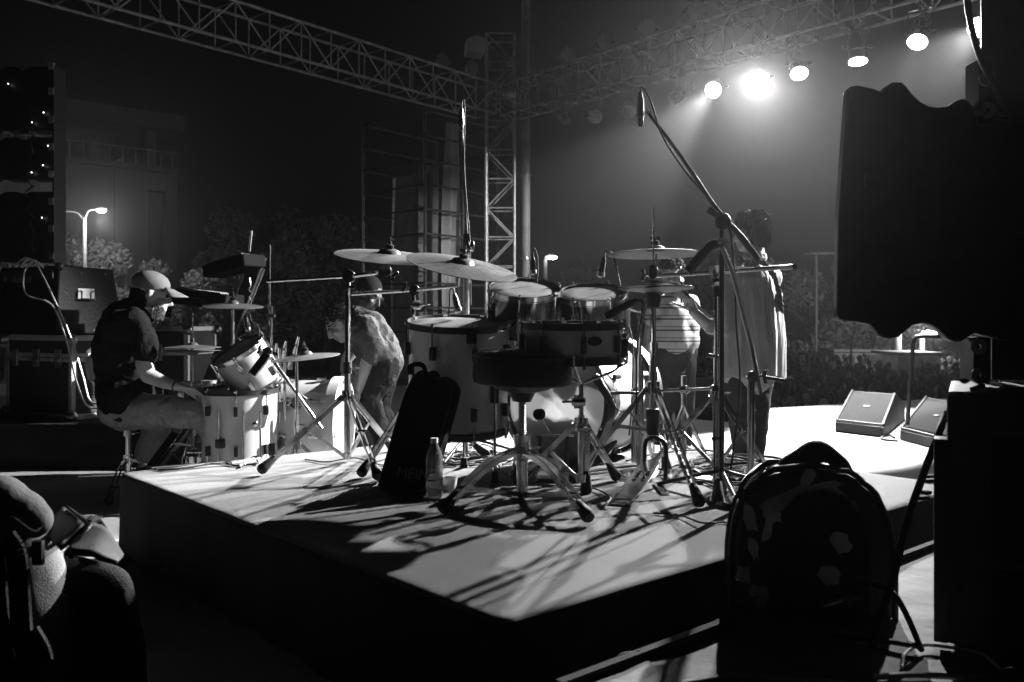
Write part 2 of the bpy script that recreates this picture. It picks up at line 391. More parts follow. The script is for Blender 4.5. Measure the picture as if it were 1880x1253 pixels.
# ------------------------------------------------------------------ stage lamps (hanging pars)
def par_lamp(label, loc, aim, hang, lit, group, m=steel, scl=1.0):
    t = thing('stage_lamp', label, 'stage lamp', loc, group)
    B = Matrix.Translation(loc) @ basis(-V(aim)) @ Matrix.Scale(scl, 4)    # local +z = backwards, lens at z=0
    can = MB().lathe([(.092, -.02), (.098, -.02), (.098, 0), (.094, .02), (.096, .20), (.088, .25), (.07, .29), (.055, .30), (.055, .36), (.02, .37), (.0, .37)], B, 24).build('can', m, t)
    MB().lathe([(.0, -.034), (.05, -.031), (.088, -.023), (.0, -.021)], B, 24).build('lens', lensm if lit else lens_off, can)
    for k in range(10):
        a = 2*PI*k/10; MB().box((0, 0, 0), (.012, .012, .02), B @ Matrix.Translation((.06*math.cos(a), .06*math.sin(a), .285)))
    mv = MB(); mv.M = B
    mv.lathe([(.098, .075), (.103, .08), (.103, .088), (.098, .092)], None, 24, closed=True); mv.build('filter_frame', m, can)
    # yoke: from both sides of the can up to the clamp on the truss
    loc = V(loc); c = B @ V((0, 0, .14)); side = V(aim).cross(ZV)
    side = side.normalized()*.115*scl if side.length > .1 else V((.115*scl, 0, 0))
    top = V((c.x, c.y, hang)); lo = top-V((0, 0, .07)) if hang > c.z else top+V((0, 0, .07))
    y = MB(); y.bar(c+side, lo+side, .03, .006, side); y.bar(c-side, lo-side, .03, .006, side); y.bar(lo+side*1.05, lo-side*1.05, .03, .006)
    y.build('yoke', m, t)
    for sg in (-1, 1): MB().cyl(c+side*.9*sg, c+side*1.25*sg, .02).build('yoke_knob', blackm, t)
    MB().box((lo+top)/2, (.05, .05, abs(hang-lo.z)+.03), bev=.008).build('clamp', m, t)
    return t
where = ['leftmost lit lamp, over the guitarist side of the stage', 'brightest lit lamp, glaring towards the camera', 'lit lamp tilted down, next right of the glaring one',
         'lit lamp hanging straight down with ribbed chrome back', 'lit lamp tilted sideways near the top of the frame', 'lit lamp half hidden behind the curved black cable',
         'lit lamp on the truss beyond the right edge, aimed at the left kit', 'added unseen lamp beyond the right edge, brightening the scaffold tower']
for (p, a, tg), wl in zip(LAMPPOS, where):
    par_lamp(wl, p, (a+V((0, 0, -.0))).normalized(), 4.09, True, 'lamps lit under the overhead truss', chrome, 1.12)
off = [(1040, 222, (.3, -.4, -1), 'unlit round lamp hanging from the truss, first right of the tower'), (1093, 215, (.1, -1, -.35), 'unlit lamp showing its round face, second right of the tower'),
       (1155, 205, (-.1, -1, -.6), 'dim unlit lamp just left of the tall overhead microphone'), (1237, 182, (-.75, -.25, -.6), 'chrome unlit lamp tilted left, beside the leftmost lit lamp')]
for px, py, a, lb in off:
    q = on_truss(px); par_lamp(lb, P(px, py, q.y), V(a).normalized(), 4.09, False, 'unlit lamps under the overhead truss', chrome)
offt = [(1045, 100, 'unlit black lamp on top of the truss, nearest the tower'), (1110, 74, 'unlit black lamp on top of the truss, second from the tower'), (1190, 50, 'unlit black lamp on top of the truss, third from the tower'),
        (1280, 18, 'unlit black lamp on top of the truss, fourth from the tower'), (1342, -6, 'unlit black lamp on top of the truss, cut by the frame')]
for px, py, lb in offt:
    q = on_truss(px); p = P(px, py, q.y); par_lamp(lb, p, V((.05, -1, -.15)).normalized(), 4.6, False, 'unlit lamps on top of the overhead truss', blackm, 1.2)
for px, py, lb in ((813, 110, 'unlit black lamp on the left truss, farther from the tower'), (867, 122, 'unlit black lamp on the left truss, nearer the tower')):
    k = (px-CX)/F; D = L1-L0; tt = (k*L0.y-L0.x)/(D.x-k*D.y); p = P(px, py, (L0+D*tt).y)
    par_lamp(lb, p, V((.1, -1, -.1)).normalized(), 4.62, False, 'unlit lamps on top of the left truss', blackm, 1.1)
t = thing('wrapped_lamp', 'pale cloth-wrapped box on a bracket above the left truss', 'wrapped lamp', P(872, 122, 14.8))
c = P(868, 88, 14.8)
hull = MB(); hull.prism([(-.16, -.13), (.12, -.15), (.16, -.02), (.15, .11), (.0, .15), (-.15, .08)], facing(c+V((0, .15, 0)), (.25, -1, .1)), .3); hull.build('wrapping', tarp, t, smooth=False, bev=.02)
MB().cyl(c-V((0, 0, .13)), c-V((0, 0, .40)), .02).build('bracket', steel, t)

# ------------------------------------------------------------------ scaffold tower with hanging tarpaulins
sc0, scR, scL = V((-1.66, 17.0, 0)), V((-.3, 18.7, 0)), V((-3.05, 18.35, 0)); scB = scR+scL-sc0
t = thing('scaffold_tower', 'dim scaffold tower of horizontal rails behind the cymbals, hung with sheets', 'scaffold', (sc0.x, sc0.y, ZG))
for p in (sc0, scR, scL, scB, (sc0+scR)/2): MB().cyl(p+V((0, 0, ZG)), p+V((0, 0, 4.75)), .028, seg=8).build('post', scaff, t)
z = ZG+.4
while z < 4.7:
    for a, b in ((sc0, scR), (sc0, scL), (scL, scB), (scR, scB)):
        MB().cyl(a+V((0, 0, z)), b+V((0, 0, z)), .022, seg=8).build('rail', scaff, t)
    z += .47
def tarp_sheet(a, b, z0, z1, m, label, amp=.08, fr=5, off=.12, seed=0, taper=0.0):
    a, b = V(a), V(b); nn = (b-a).normalized().cross(ZV)
    def fn(u, v):
        uu = u if not taper else .5+(u-.5)*(1-taper*(v**1.5)); p = a.lerp(b, uu); q = V((u*fr, v*1.6, seed))
        return p+V((0, 0, z0+(z1-z0)*v))+nn*(off+amp*noise.noise(q)+amp*.6*math.sin(u*fr*2.2+2*noise.noise(V((v*2, seed, 0)))))
    o = sheet_grid(fn, 70, 50).build('tarpaulin', m); return tag(o, label, 'tarpaulin')
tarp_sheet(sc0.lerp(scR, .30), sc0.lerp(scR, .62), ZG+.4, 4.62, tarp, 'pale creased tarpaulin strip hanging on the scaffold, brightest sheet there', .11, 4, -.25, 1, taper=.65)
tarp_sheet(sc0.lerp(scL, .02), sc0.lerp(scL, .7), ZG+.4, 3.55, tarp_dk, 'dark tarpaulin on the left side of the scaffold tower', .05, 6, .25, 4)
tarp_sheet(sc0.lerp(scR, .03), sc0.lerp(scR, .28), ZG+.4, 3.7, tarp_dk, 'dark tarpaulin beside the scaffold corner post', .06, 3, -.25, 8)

# ------------------------------------------------------------------ far things: building, street lamps, trees
def B_(u, v, z): # building frame: u left along the face from the right corner, v into depth
    c0 = V((-22.5, 60, 0)); fu_ = (V((-28.2, 55.0, 0))-c0).normalized(); fv = V((-fu_.y, fu_.x, 0)); fv = fv if fv.y > 0 else -fv
    return c0+fu_*u+fv*v+V((0, 0, z))
t = thing('office_building', 'large dim concrete building with roof terrace and flat overhanging roof slab', 'building', B_(0, 0, ZG))
def bbox(name, u0, u1, v0, v1, z0, z1, m, par=t):
    vs = [B_(u, v, z) for u in (u0, u1) for v in (v0, v1) for z in (z0, z1)]
    return MB().add(vs, [(0, 1, 3, 2), (4, 6, 7, 5), (0, 4, 5, 1), (2, 3, 7, 6), (0, 2, 6, 4), (1, 5, 7, 3)]).build(name, m, par, smooth=False)
bbox('wall', 1.9, 26, 0, 14, ZG, 10.55, concrete); bbox('wall', 0, .72, 0, 14, ZG, 10.55, concrete)
bbox('wall', .72, 1.9, .7, 14, ZG, 9.3, dark_glass); bbox('wall', .72, 1.9, 0.02, 14, 9.3, 10.5, concrete)
bbox('parapet', -.1, 26.1, -.06, .2, 10.56, 10.9, concrete); bbox('roof', -.15, 26, -.9, 13, 13.25, 14.3, concrete)
bbox('pillar', 1.25, 1.9, .25, .9, 10.56, 13.25, concrete); bbox('wall', 3.4, 26, 2.2, 12, 10.56, 13.2, concrete)
for k in range(12):
    f_ = bbox('window', 4.9+k*1.7, 6.3+k*1.7, 2.1, 2.19, 10.8, 12.4, dark_glass)
for k in range(30): bbox('baluster', .25+k*.8, .29+k*.8, .05, .09, 10.9, 11.9, steel)
bbox('handrail', 0, 24, .03, .11, 11.9, 11.97, steel)
for k in range(5): bbox('joint', 4+k*4.4, 4.06+k*4.4, -.012, 0, ZG, 10.5, drape)

def street_lamp(label, base, H, arms, head_lit, dirx=1):
    base = V(base); t = thing('street_lamp', label, 'street lamp', base)
    MB().tube([base, base+V((0, 0, H))], [.13, .08], 14).build('pole', mat('galvanised_pole', .07, .6, 0) if 'galvanised_pole' not in MATS else MATS['galvanised_pole'], t)
    for k, (dx, dz, lit) in enumerate(arms):
        top = base+V((0, 0, H)); e = top+V((dx, 0, dz))
        MB().tube(spline([top-V((0, 0, .2)), top+V((dx*.35, 0, dz*.75)), e]), [.035]*17, 8).build('arm', MATS['galvanised_pole'], t)
        hd = MB().ball(e+V((math.copysign(.25, dx), 0, .02)), (.26, .15, .07)).build('lamp_head', steel, t)
        if lit: MB().ball(e+V((math.copysign(.25, dx), -.02, -.05)), (.20, .14, .09)).build('glass', bulb, hd)
    return t
b = P(155, 400, 39); b.z = ZG
street_lamp('double-armed street lamp shining on its right arm, in front of the building', b, P(155, 400, 39).z-ZG, [(.5, .36, True), (-.9, .28, False)], True)
l = bpy.data.lights.new('street_lamp_light', 'POINT'); l.energy = 1500; l.shadow_soft_size = .25; o = bpy.data.objects.new('street_lamp_light', l); col.objects.link(o)
o.location = P(182, 391, 38.6)+V((.15, -.2, -.3))
b = P(1001, 480, 38); b.z = ZG
street_lamp('small lit street lamp seen between the pole and the rack drums', b, P(0, 476, 38).z-ZG, [(.04, .12, True)], True)
l2 = l.copy(); l2.energy = 60; o = bpy.data.objects.new('street_lamp_light', l2); col.objects.link(o); o.location = P(1007, 472, 37.6)
b = P(1693, 640, 30); b.z = ZG
street_lamp('bright floodlight post shining under the scalloped black panel', b, P(0, 612, 30).z-ZG, [(.05, .05, True)], True)
l3 = l.copy(); l3.type = 'POINT'; l3.energy = 900; o = bpy.data.objects.new('street_lamp_light', l3); col.objects.link(o); o.location = P(1697, 604, 29.4)

def tree(label, base, H, rw, rh, nleaf, seed, size=.16, low=.25, kind='broadleaf_tree'):
    rnd = random.Random(seed); base = V(base); t = thing(kind, label, 'tree' if kind != 'bush' else 'bush', base)
    mb = MB(); top = base+V((0, 0, H*.75)); lean = V((rnd.uniform(-.3, .3), rnd.uniform(-.3, .3), 0))
    mb.tube(spline([base, base+V((0, 0, H*.35))+lean*.5, top+lean], 4), [.16*(1-.07*i)*H/5 for i in range(9)], 9)
    cl_ = []
    for k in range(16):
        a = rnd.uniform(0, 2*PI); el = rnd.uniform(low, 1); r_ = rw*math.sqrt(max(0, 1-(el*1.1-.45)**2))*rnd.uniform(.55, .95)
        c = base+V((math.cos(a)*r_, math.sin(a)*r_, H*el*.93)); cl_.append((c, rnd.uniform(.28, .52)*rw))
        s0 = base+V((0, 0, H*.3))+lean*.4
        mb.tube(spline([s0, s0.lerp(c, .5)+V((0, 0, .2)), c], 3), [.05*H/5*(1-.12*i) for i in range(7)], 5)
    mb.build('trunk', bark, t)
    rs = np.random.RandomState(seed); vs = []; fs = []
    for i in range(nleaf):
        c, r_ = cl_[rs.randint(len(cl_))]; d = rs.normal(size=3); d /= np.linalg.norm(d); rr_ = r_*(rs.rand()**.4)
        p = np.array(c)+d*rr_*np.array([1, 1, .8]); n3 = rs.normal(size=3); n3[2] += .4; n3 /= np.linalg.norm(n3)
        a = np.cross(n3, rs.normal(size=3)); a /= np.linalg.norm(a); b2 = np.cross(n3, a); s_ = size*rs.uniform(.6, 1.4)
        o_ = len(vs); vs += [V(p-a*s_), V(p+b2*s_*.42), V(p+a*s_), V(p-b2*s_*.42)]; fs.append((o_, o_+1, o_+2, o_+3))
    m_ = MB(); m_.v = vs; m_.f = fs; m_.build('crown', leaf, t, smooth=False); return t
def at_ground(px, d): p = P(px, 600, d); p.z = ZG; return p
tree('pale-lit bushy tree behind the seated drummer, under the street lamp', at_ground(235, 45), 6.9, 2.3, 2, 9000, 3, .13, .1)
tree('lit tree rising beside the hanging frame column at left', at_ground(88, 46), 8.2, 1.7, 2, 7000, 5, .13, .2)
tree('low lit tree between the frame column and the street lamp pole', at_ground(165, 47), 6.3, 1.6, 2, 5000, 6, .13, .2)
tree('lit tree seen through the gap left of the hanging frame column', at_ground(15, 45), 6.8, 2.0, 2, 7000, 8, .13, .1)
tree('half-lit tree right of the seated drummer, behind the keyboard stand', at_ground(415, 45), 5.7, 2.0, 2, 8000, 9, .12, .1)
tree('tall dark tree left of the scaffold, almost lost in the night', at_ground(500, 66), 12.0, 5.6, 3, 12000, 10, .2, .15)
tree('dark spreading tree beside the scaffold tower', at_ground(600, 66), 10.5, 3.6, 3, 7000, 17, .2, .15)
tree('large hazy tree behind the guitarist, over the crowd', at_ground(1500, 40), 7.2, 3.4, 3, 16000, 11, .17, .1)
tree('hazy tree right of the guitarist, half hidden by the black panel', at_ground(1640, 44), 7.6, 3.0, 3, 9000, 12, .18, .1)
tree('hazy tree far behind the striped shirt', at_ground(1290, 46), 6.6, 3.4, 3, 9000, 13, .18, .1)
tree('distant hazy tree behind the rack drums', at_ground(1100, 60), 6.6, 4.2, 3, 8000, 14, .22, .1)
# lit kiosks and hoarding beyond the crowd
def kiosk(label, px, py, d, wd, ht, m=concrete):
    p = P(px, py, d); t = thing('kiosk', label, 'kiosk', (p.x, p.y, ZG))
    MB().box((p.x, p.y+1, (p.z+ZG)/2), (wd, 2, p.z-ZG)).build('wall', m, t, smooth=False)
    MB().box((p.x, p.y+.9, p.z+.08), (wd*1.05, 2.1, .10)).build('roof', concrete, t, smooth=False)
    for k in range(3): MB().box((p.x+(k-1)*wd*.3, p.y-.02, p.z-.7), (wd*.2, .05, .55)).build('window', lens_off, t, smooth=False)
kiosk('pale kiosk under the floodlight beyond the crowd', 1688, 655, 27, 1.3, 3, tarp)
kiosk('low dark kiosk beyond the crowd, left of the round tree shadow', 1570, 648, 33, 1.6, 3)
for px, lb in ((1646, 'pale concrete post beyond the crowd under the black panel'), (1563, 'thin signpost rising from the crowd')):
    b = at_ground(px, 30 if px > 1600 else 26); r_ = .16 if px > 1600 else .03
    tag(MB().cyl(b, V((b.x, b.y, P(0, 596 if px > 1600 else 632, b.y).z)), r_, seg=12).build('post', concrete), lb, 'post')
t = thing('canopy_sign', 'pale flat canopy on a stalk beyond the trees at the guitarist\'s back', 'canopy', at_ground(1498, 34))
c = P(1512, 466, 34); MB().box(c, (1.2, .6, .07)).build('canopy', concrete, t, smooth=False); MB().cyl(c-V((.28, 0, 0)), V((c.x-.28, c.y, ZG)), .05).build('post', bark, t)

# ------------------------------------------------------------------ the audience
def spectator(seed):
    rnd = random.Random(seed); m = MB(); h = MB(); ha = MB()
    m.cap((-.1, 0, .05), (-.09, 0, .85), .075, .1); m.cap((.1, 0, .05), (.09, 0, .85), .075, .1)
    m.ball((0, 0, 1.15), (.19, .12, .34), seg=10, rings=8); m.ball((0, 0, 1.36), (.23, .11, .11), seg=10, rings=6)
    up = seed % 3 == 2
    for s in (-1, 1):
        if up and s == 1: m.chain([(V((.2, 0, 1.38)), .055), (V((.27, -.08, 1.55)), .045), (V((.22, -.12, 1.86)), .035)])
        else: m.chain([(V((s*.21, 0, 1.38)), .055), (V((s*.26, -.02, 1.1)), .045), (V((s*.2, -.16, .95)), .035)])
    h.cap((0, 0, 1.42), (0, 0, 1.52), .05, .05, 8); h.ball((0, -.01, 1.6), (.075, .09, .11), seg=10, rings=8); h.ball((0, -.1, 1.585), (.015, .025, .02), seg=6, rings=5)
    ha.ball((0, .018, 1.635), (.084, .092, .095), seg=10, rings=8)
    return m, h, ha
ptypes = []
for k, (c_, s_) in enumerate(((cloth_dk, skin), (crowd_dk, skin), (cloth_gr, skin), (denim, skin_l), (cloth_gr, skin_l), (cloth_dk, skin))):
    m, h, ha = spectator(k); ob = m.build('body', c_, keep=True), h.build('head', s_, keep=True), ha.build('hair', hair, keep=True)
    ptypes.append([x.data for x in ob]); [bpy.data.objects.remove(x) for x in ob]
rs = random.Random(21); spots_ = []
d = 10.9
while d < 34:
    x = .12*d+rs.uniform(0, .4)
    while x < .60*d:
        spots_.append((x+rs.uniform(-.15, .15), d+rs.uniform(-.2, .2))); x += rs.uniform(.5, .72)
    d += .62 if d < 20 else .9
edge_y = lambda x: 9.55+(x-1.3)*(12.6-9.55)/6.2 if x > 1.3 else 9.55+(1.3-x)*2.35
spots_ = [(x, y) for x, y in spots_ if y > edge_y(x)+1.0]
lab = ['standing spectator in a dark shirt in the packed crowd before the stage', 'standing spectator in a grey shirt in the packed crowd before the stage', 'spectator with one raised arm in a pale shirt in the crowd',
       'standing spectator in dark denim in the packed crowd before the stage', 'standing spectator in a light grey shirt in the packed crowd', 'spectator in black with one arm raised in the crowd']
far_v, far_f = [], []
for i, (x, y) in enumerate(spots_):
    k = rs.randrange(6); hs = rs.uniform(.9, 1.08); a = rs.uniform(-.5, .5)
    k = k if k not in (2, 5) or rs.random() < .4 else 0
    if i < 230:
        b_ = bpy.data.objects.new('spectator', ptypes[k][0]); col.objects.link(b_); b_.location = (x, y, ZG); b_.scale = (hs, hs, hs); b_.rotation_euler = (0, 0, a)
        tag(b_, lab[k], 'person', 'audience standing before the stage'); ORG[b_] = V((x, y, ZG))
        for nm, me in zip(('head', 'hair'), ptypes[k][1:]):
            c_ = bpy.data.objects.new(nm, me); col.objects.link(c_); c_.parent = b_
    else:
        Mx = Matrix.Translation((x, y, ZG)) @ Matrix.Rotation(a, 4, 'Z') @ Matrix.Scale(hs, 4)
        for me in ptypes[k]:
            o_ = len(far_v); far_v += [Mx @ v.co for v in me.vertices]; far_f += [tuple(q+o_ for q in p.vertices) for p in me.polygons]
m = MB(); m.v = far_v; m.f = far_f; o = m.build('crowd', crowd_dk, keep=True); tag(o, 'far rows of the dense dark crowd', None, None, 'stuff')

# ------------------------------------------------------------------ floor monitors and flight cases
def wedge(label, pts, h, m=blackv):
    """pts: front-left, front-right, back-right, back-left on the stage floor; sloping grille on the camera side"""
    fl, fr_, br, bl = [V(p) for p in pts]; c = (fl+fr_+br+bl)/4; t = thing('stage_monitor', label, 'stage monitor', (c.x, c.y, fl.z), 'stage monitor wedges')
    z = V((0, 0, 1)); h0 = h*.3; fv = (bl-fl)
    vs = [fl, fr_, br, bl, fl+z*h0, fr_+z*h0, fr_+fv*.93+z*h, fl+fv*.93+z*h, br+z*h*.55, bl+z*h*.55]
    MB().add(vs, [(3, 2, 1, 0), (0, 1, 5, 4), (4, 5, 6, 7), (7, 6, 8, 9), (9, 8, 2, 3), (1, 2, 8, 6, 5), (0, 4, 7, 9, 3)]).build('cabinet', m, t, smooth=False, bev=.012)
    a, b_, c_, d_ = vs[4], vs[5], vs[6], vs[7]; nn = (b_-a).cross(d_-a).normalized(); nn = nn if nn.z > 0 else -nn
    def q(u, v, o): return a.lerp(b_, u).lerp(d_.lerp(c_, u), v)+nn*o
    MB().add([q(.04, .06, .006), q(.96, .06, .006), q(.96, .94, .006), q(.04, .94, .006), q(.04, .06, 0), q(.96, .06, 0), q(.96, .94, 0), q(.04, .94, 0)],
             [(0, 1, 2, 3), (0, 4, 5, 1), (1, 5, 6, 2), (2, 6, 7, 3), (3, 7, 4, 0)]).build('grille', grille_m, t, smooth=False)
    for p0, p1 in ((q(.02, .03, .012), q(.98, .03, .012)), (q(.98, .03, .012), q(.98, .97, .012)), (q(.02, .97, .012), q(.02, .03, .012))):
        MB().bar(p0, p1, .02, .012, nn).build('trim', blackv, t)
    p = q(.5, .5, .012); MB().box(p, (.06, .03, .004), basis(nn)).build('badge', steel, t)
    return t
wedge('black floor monitor with bright lit grille on the open pale stage', [G(1533, 793, ZS), G(1622, 804, ZS), G(1672, 778, ZS)+V((.1, .35, 0)), G(1570, 775, ZS)+V((.1, .3, 0))], .30)
wedge('darker floor monitor right of the bright one, cut off by the black case', [G(1652, 808, ZS), G(1742, 832, ZS), G(1800, 800, ZS), G(1705, 780, ZS)], .28)
wedge('floor monitor turned away behind the guitarist\'s stands', [G(1262, 768, ZS), G(1350, 776, ZS), G(1362, 752, ZS)+V((0, .3, 0)), G(1280, 748, ZS)+V((0, .3, 0))], .34)

def road_case(label, corner, ru, wu, rv, wv, h, lid=.16, front_latches=3, m=case_bk, nm='flight_case', latch_face='u'):
    """corner: near bottom corner; ru: unit direction along the front, rv: unit direction along the side"""
    c = V(corner); ru = V(ru).normalized(); rv = V(rv).normalized(); t = thing(nm, label, 'flight case', c)
    z = V((0, 0, 1)); q = lambda a, b, k: c+ru*a+rv*b+z*k
    def blk(u0, u1, v0, v1, z0, z1, name, mm, bev=.004):
        vs = [q(u, v, k) for u in (u0, u1) for v in (v0, v1) for k in (z0, z1)]
        return MB().add(vs, [(0, 1, 3, 2), (4, 6, 7, 5), (0, 4, 5, 1), (2, 3, 7, 6), (0, 2, 6, 4), (1, 5, 7, 3)]).build(name, mm, t, smooth=False, bev=bev)
    blk(.006, wu-.006, .006, wv-.006, .006, h-lid-.004, 'body', m); blk(.006, wu-.006, .006, wv-.006, h-lid+.004, h-.006, 'lid', m)
    e = .035
    for u in (0, wu-e):
        for v in (0, wv-e): blk(u, u+e, v, v+e, .04, h-.04, 'edge_strip', alu)
    for k0, k1 in ((0, .04), (h-.04, h), (h-lid-.03, h-lid-.002), (h-lid+.002, h-lid+.03)):
        blk(-.001, wu+.001, -.002, .03, k0, k1, 'edge_strip', alu); blk(-.002, .03, .03, wv+.001, k0, k1, 'edge_strip', alu)
        blk(wu-.03, wu+.002, .03, wv+.001, k0, k1, 'edge_strip', alu)
    for u, v in ((0, 0), (wu, 0), (0, wv)):
        for k in (0.03, h-.03): MB().ball(q(u, v, k), .042, seg=12, rings=8).build('corner_cap', steel, t)
    for i in range(front_latches):
        u = wu*(i+.5)/front_latches; blk(u-.035, u+.035, -.018, .0, h-lid-.07, h-lid+.06, 'latch', steel)
        MB().cyl(q(u-.02, -.024, h-lid-.02), q(u+.02, -.024, h-lid-.02), .012).build('latch_knob', steel, t)
    return t, q, blk
ca = G(131, 773, -.04); cb = G(12, 762, -.04); fu2 = (cb-ca).normalized(); sv2 = V((-fu2.y, fu2.x, 0)); sv2 = sv2 if sv2.y > 0 else -sv2
road_case('black flight case with bright metal edges and three latches under the amplifier', ca, fu2, .80, sv2, .62, .60)
# amplifier on it
s_ = F/6.42; ab = P(101, 618, 6.40); ab.z = .563
t, q, blk = None, None, None
t = thing('keyboard_amplifier', 'large black amplifier with side handle standing on the left flight case', 'amplifier', ab)
q = lambda a, b, k: ab+fu2*a+sv2*b+V((0, 0, k))
vs = [q(-.005, .0, 0), q(.74, 0, 0), q(.74, .56, 0), q(-.005, .56, 0), q(0, .03, .5), q(.74, .03, .5), q(.74, .47, .49), q(0, .47, .49)]
am = MB().add(vs, [(3, 2, 1, 0), (4, 5, 6, 7), (0, 1, 5, 4), (1, 2, 6, 5), (2, 3, 7, 6), (3, 0, 4, 7)]).build('cabinet', blackv, t, smooth=False, bev=.012)
MB().bar(q(.37, .008, .21), q(.37, .022, .35), .66, .012, -sv2).build('grille', fabric_bk, t, smooth=False)
MB().bar(q(.03, .004, .44), q(.71, .004, .44), .008, .07, V((0, 0, 1))).build('control_panel', blackm, t, smooth=False)
Mf = facing(q(.40, -.004, .405), -sv2); text('lettering', 'Roland', .085, Mf, ink_wh, t)
MB().box(q(.62, -.005, .41), (.03, .03, .004), Mf.to_3x3().to_4x4()).build('badge', ink_wh, t)
hm = q(-.004, .24, .30); Mh = facing(hm, -fu2)
h_ = MB(); h_.M = Mh; h_.box((0, .0, .002), (.13, .075, .004)); h_.build('handle_plate', steel, t)
h_ = MB(); h_.M = Mh; h_.tube([(-.055, .018, .01), (-.055, .018, .03), (-.055, -.04, .03), (.055, -.04, .03), (.055, .018, .03), (.055, .018, .01)], .007, 8); h_.build('handle', chrome, t)
for k in (0.01, .49):
    MB().ball(q(0, .035, k), .03, seg=10, rings=8).build('corner_cap', blackm, t)
for k in range(4): MB().ball(q(-.004, .1+.1*k, .03+.42*(k % 2)), .006, seg=6, rings=5).build('screw', steel, t)
# second case behind the drummer with things on it
cc = P(345, 700, 7.0); cc.z = ZS
t2, q2, b2 = road_case('black flight case with metal corner behind the seated drummer, web address on its side', cc, V((-1, .08, 0)), .95, V((.12, 1, 0)), .5, .97, .2, 2)
text('lettering', 'sound.com', .075, facing(q2(.42, -.009, .60), V((-.08, -1, 0))), ink_wh, t2)
zc = ZS+.97
t = thing('tablet', 'upright dark tablet with rows of small icons on the rear flight case', 'tablet', P(301, 572, 7.05))
pt = P(301, 560, 7.05); MB().box(pt, (.14, .012, .20), Matrix.Rotation(-.2, 4, 'X'), bev=.004).build('body', blackm, t)
Mt = facing(pt+V((0, -.009, 0)), V((0, -1, .2)))
for i in range(4):
    for j in range(5):
        mb = MB(); mb.M = Mt; mb.box((-.05+.033*i, -.07+.035*j, 0), (.016, .016, .002)); mb.build('icon', ink_wh, t, smooth=False)
# keyboard stand and instruments right of it
t = thing('keyboard_stand', 'dark diagonal keyboard stand post behind the small tilted drum', 'keyboard stand', G(395, 860, ZS))
pa, pb = P(378, 700, 6.5), P(478, 478, 6.5)
MB().bar(P(362, 760, 6.5), P(478, 470, 6.5), .10, .05, V((0, 1, 0))).build('post', blackm, t, bev=.008)
for a, b in (((378, 700), (345, 800)), ((385, 700), (440, 790))): MB().cyl(P(*a, 6.45), P(*b, 6.45), .014).build('leg', steel, t)
MB().ball(P(397, 665, 6.42), (.05, .03, .05)).build('knob', steel, t)
for lb, pts, th in (('dark keyboard on the lower arms of the stand', ((335, 540), (430, 552)), .08), ('second dark keyboard tilted on the top arms of the stand', ((392, 500), (468, 478)), .09),
                    ('narrow black case lying above the lower keyboard', ((338, 552), (392, 558)), .05)):
    a, b = P(*pts[0], 6.6), P(*pts[1], 6.35); t = thing('keyboard', lb, 'keyboard', (a+b)/2)
    MB().bar(a, b, .2, th, V((0, 0, 1))).build('body', fabric_bk, t, smooth=False, bev=.01)
    mb = MB(); n_k = 16
    for k in range(n_k):
        p = a.lerp(b, .08+.84*(k+.5)/n_k); sd = (b-a).normalized().cross(ZV)
        MB().bar(p+sd*.09+V((0, 0, th*.5+.004)), p+sd*.01+V((0, 0, th*.5+.004)), (b-a).length*.84/n_k*.86, .01).build('key', scaff, t, smooth=False)
o = MB().tube([P(485+3*math.sin(k*2.1), 495+k*4.2, 6.2) for k in range(0, 1)]+[P(459+.6*math.sin(k), 560-k*7, 6.3)+V((.012*math.sin(k*2.6), 0, 0)) for k in range(8)], .008, 6).build('cable', steel)
tag(o, 'short coiled glinting cable on the keyboard stand', 'cable')
for pts, lb in (([(458, 462), (462, 424)], 'thin upright antenna rod above the keyboards'),):
    tag(MB().cyl(P(*pts[0], 6.4), P(*pts[1], 6.4), .008).build('rod', steel), lb, 'rod')

# ------------------------------------------------------------------ frame column at left (backs of a hung screen)
def led_column():
    d = 7.5; t = thing('screen_column', 'tall dark hung screen column at the left edge, back with small lights', 'screen', P(50, 480, d))
    xr = P(99, 0, d).x; xl = P(-60, 0, d).x
    for (y0, y1) in ((122, 240), (252, 330), (352, 482)):
        a, b = P(0, y0, d).z, P(0, y1, d).z; out = []
        n = 40
        for i in range(n+1):
            x = xl+(xr-xl)*i/n; dz = .03*max(0, math.sin(i*.55))**1.5
            out.append((x, a-(dz if i < n-6 else 0)))
        for i in range(n, -1, -1):
            x = xl+(xr-xl)*i/n; dz = .04*max(0, math.sin(i*.5+1))**1.5; out.append((x, b+(dz if i < n-6 else 0)))
        M = Matrix(((1, 0, 0, 0), (0, 0, -1, d+.16), (0, 1, 0, 0), (0, 0, 0, 1)))
        MB().prism(out, M, .15).build('screen_module', blackm, t, smooth=False, bev=.004)
    MB().box((xr+.004, d+.08, (P(0, 120, d).z+P(0, 482, d).z)/2), (.012, .2, P(0, 120, d).z-P(0, 482, d).z)).build('side_rail', blackm, t, smooth=False)
    for py in (122, 168, 220, 270, 320, 370, 420, 470): MB().box(P(95, py, d-.01), (.045, .03, .055), bev=.004).build('bracket', alu, t)
    for px, py in ((80, 207), (59, 225), (79, 304), (58, 317), (77, 400), (15, 154), (88, 268)): MB().ball(P(px, py, d-.02), .0045, seg=8, rings=6).build('indicator_light', led, t)
    for k in range(9): MB().tube(spline([P(60+4*math.sin(k*1.7), 190+k*30, d-.02), P(52+6*math.sin(k), 205+k*30, d-.05), P(62+3*math.cos(k), 222+k*30, d-.02)], 4), .006, 6).build('cable', blackm, t)
led_column()
ZT = V((0, 0, 1))
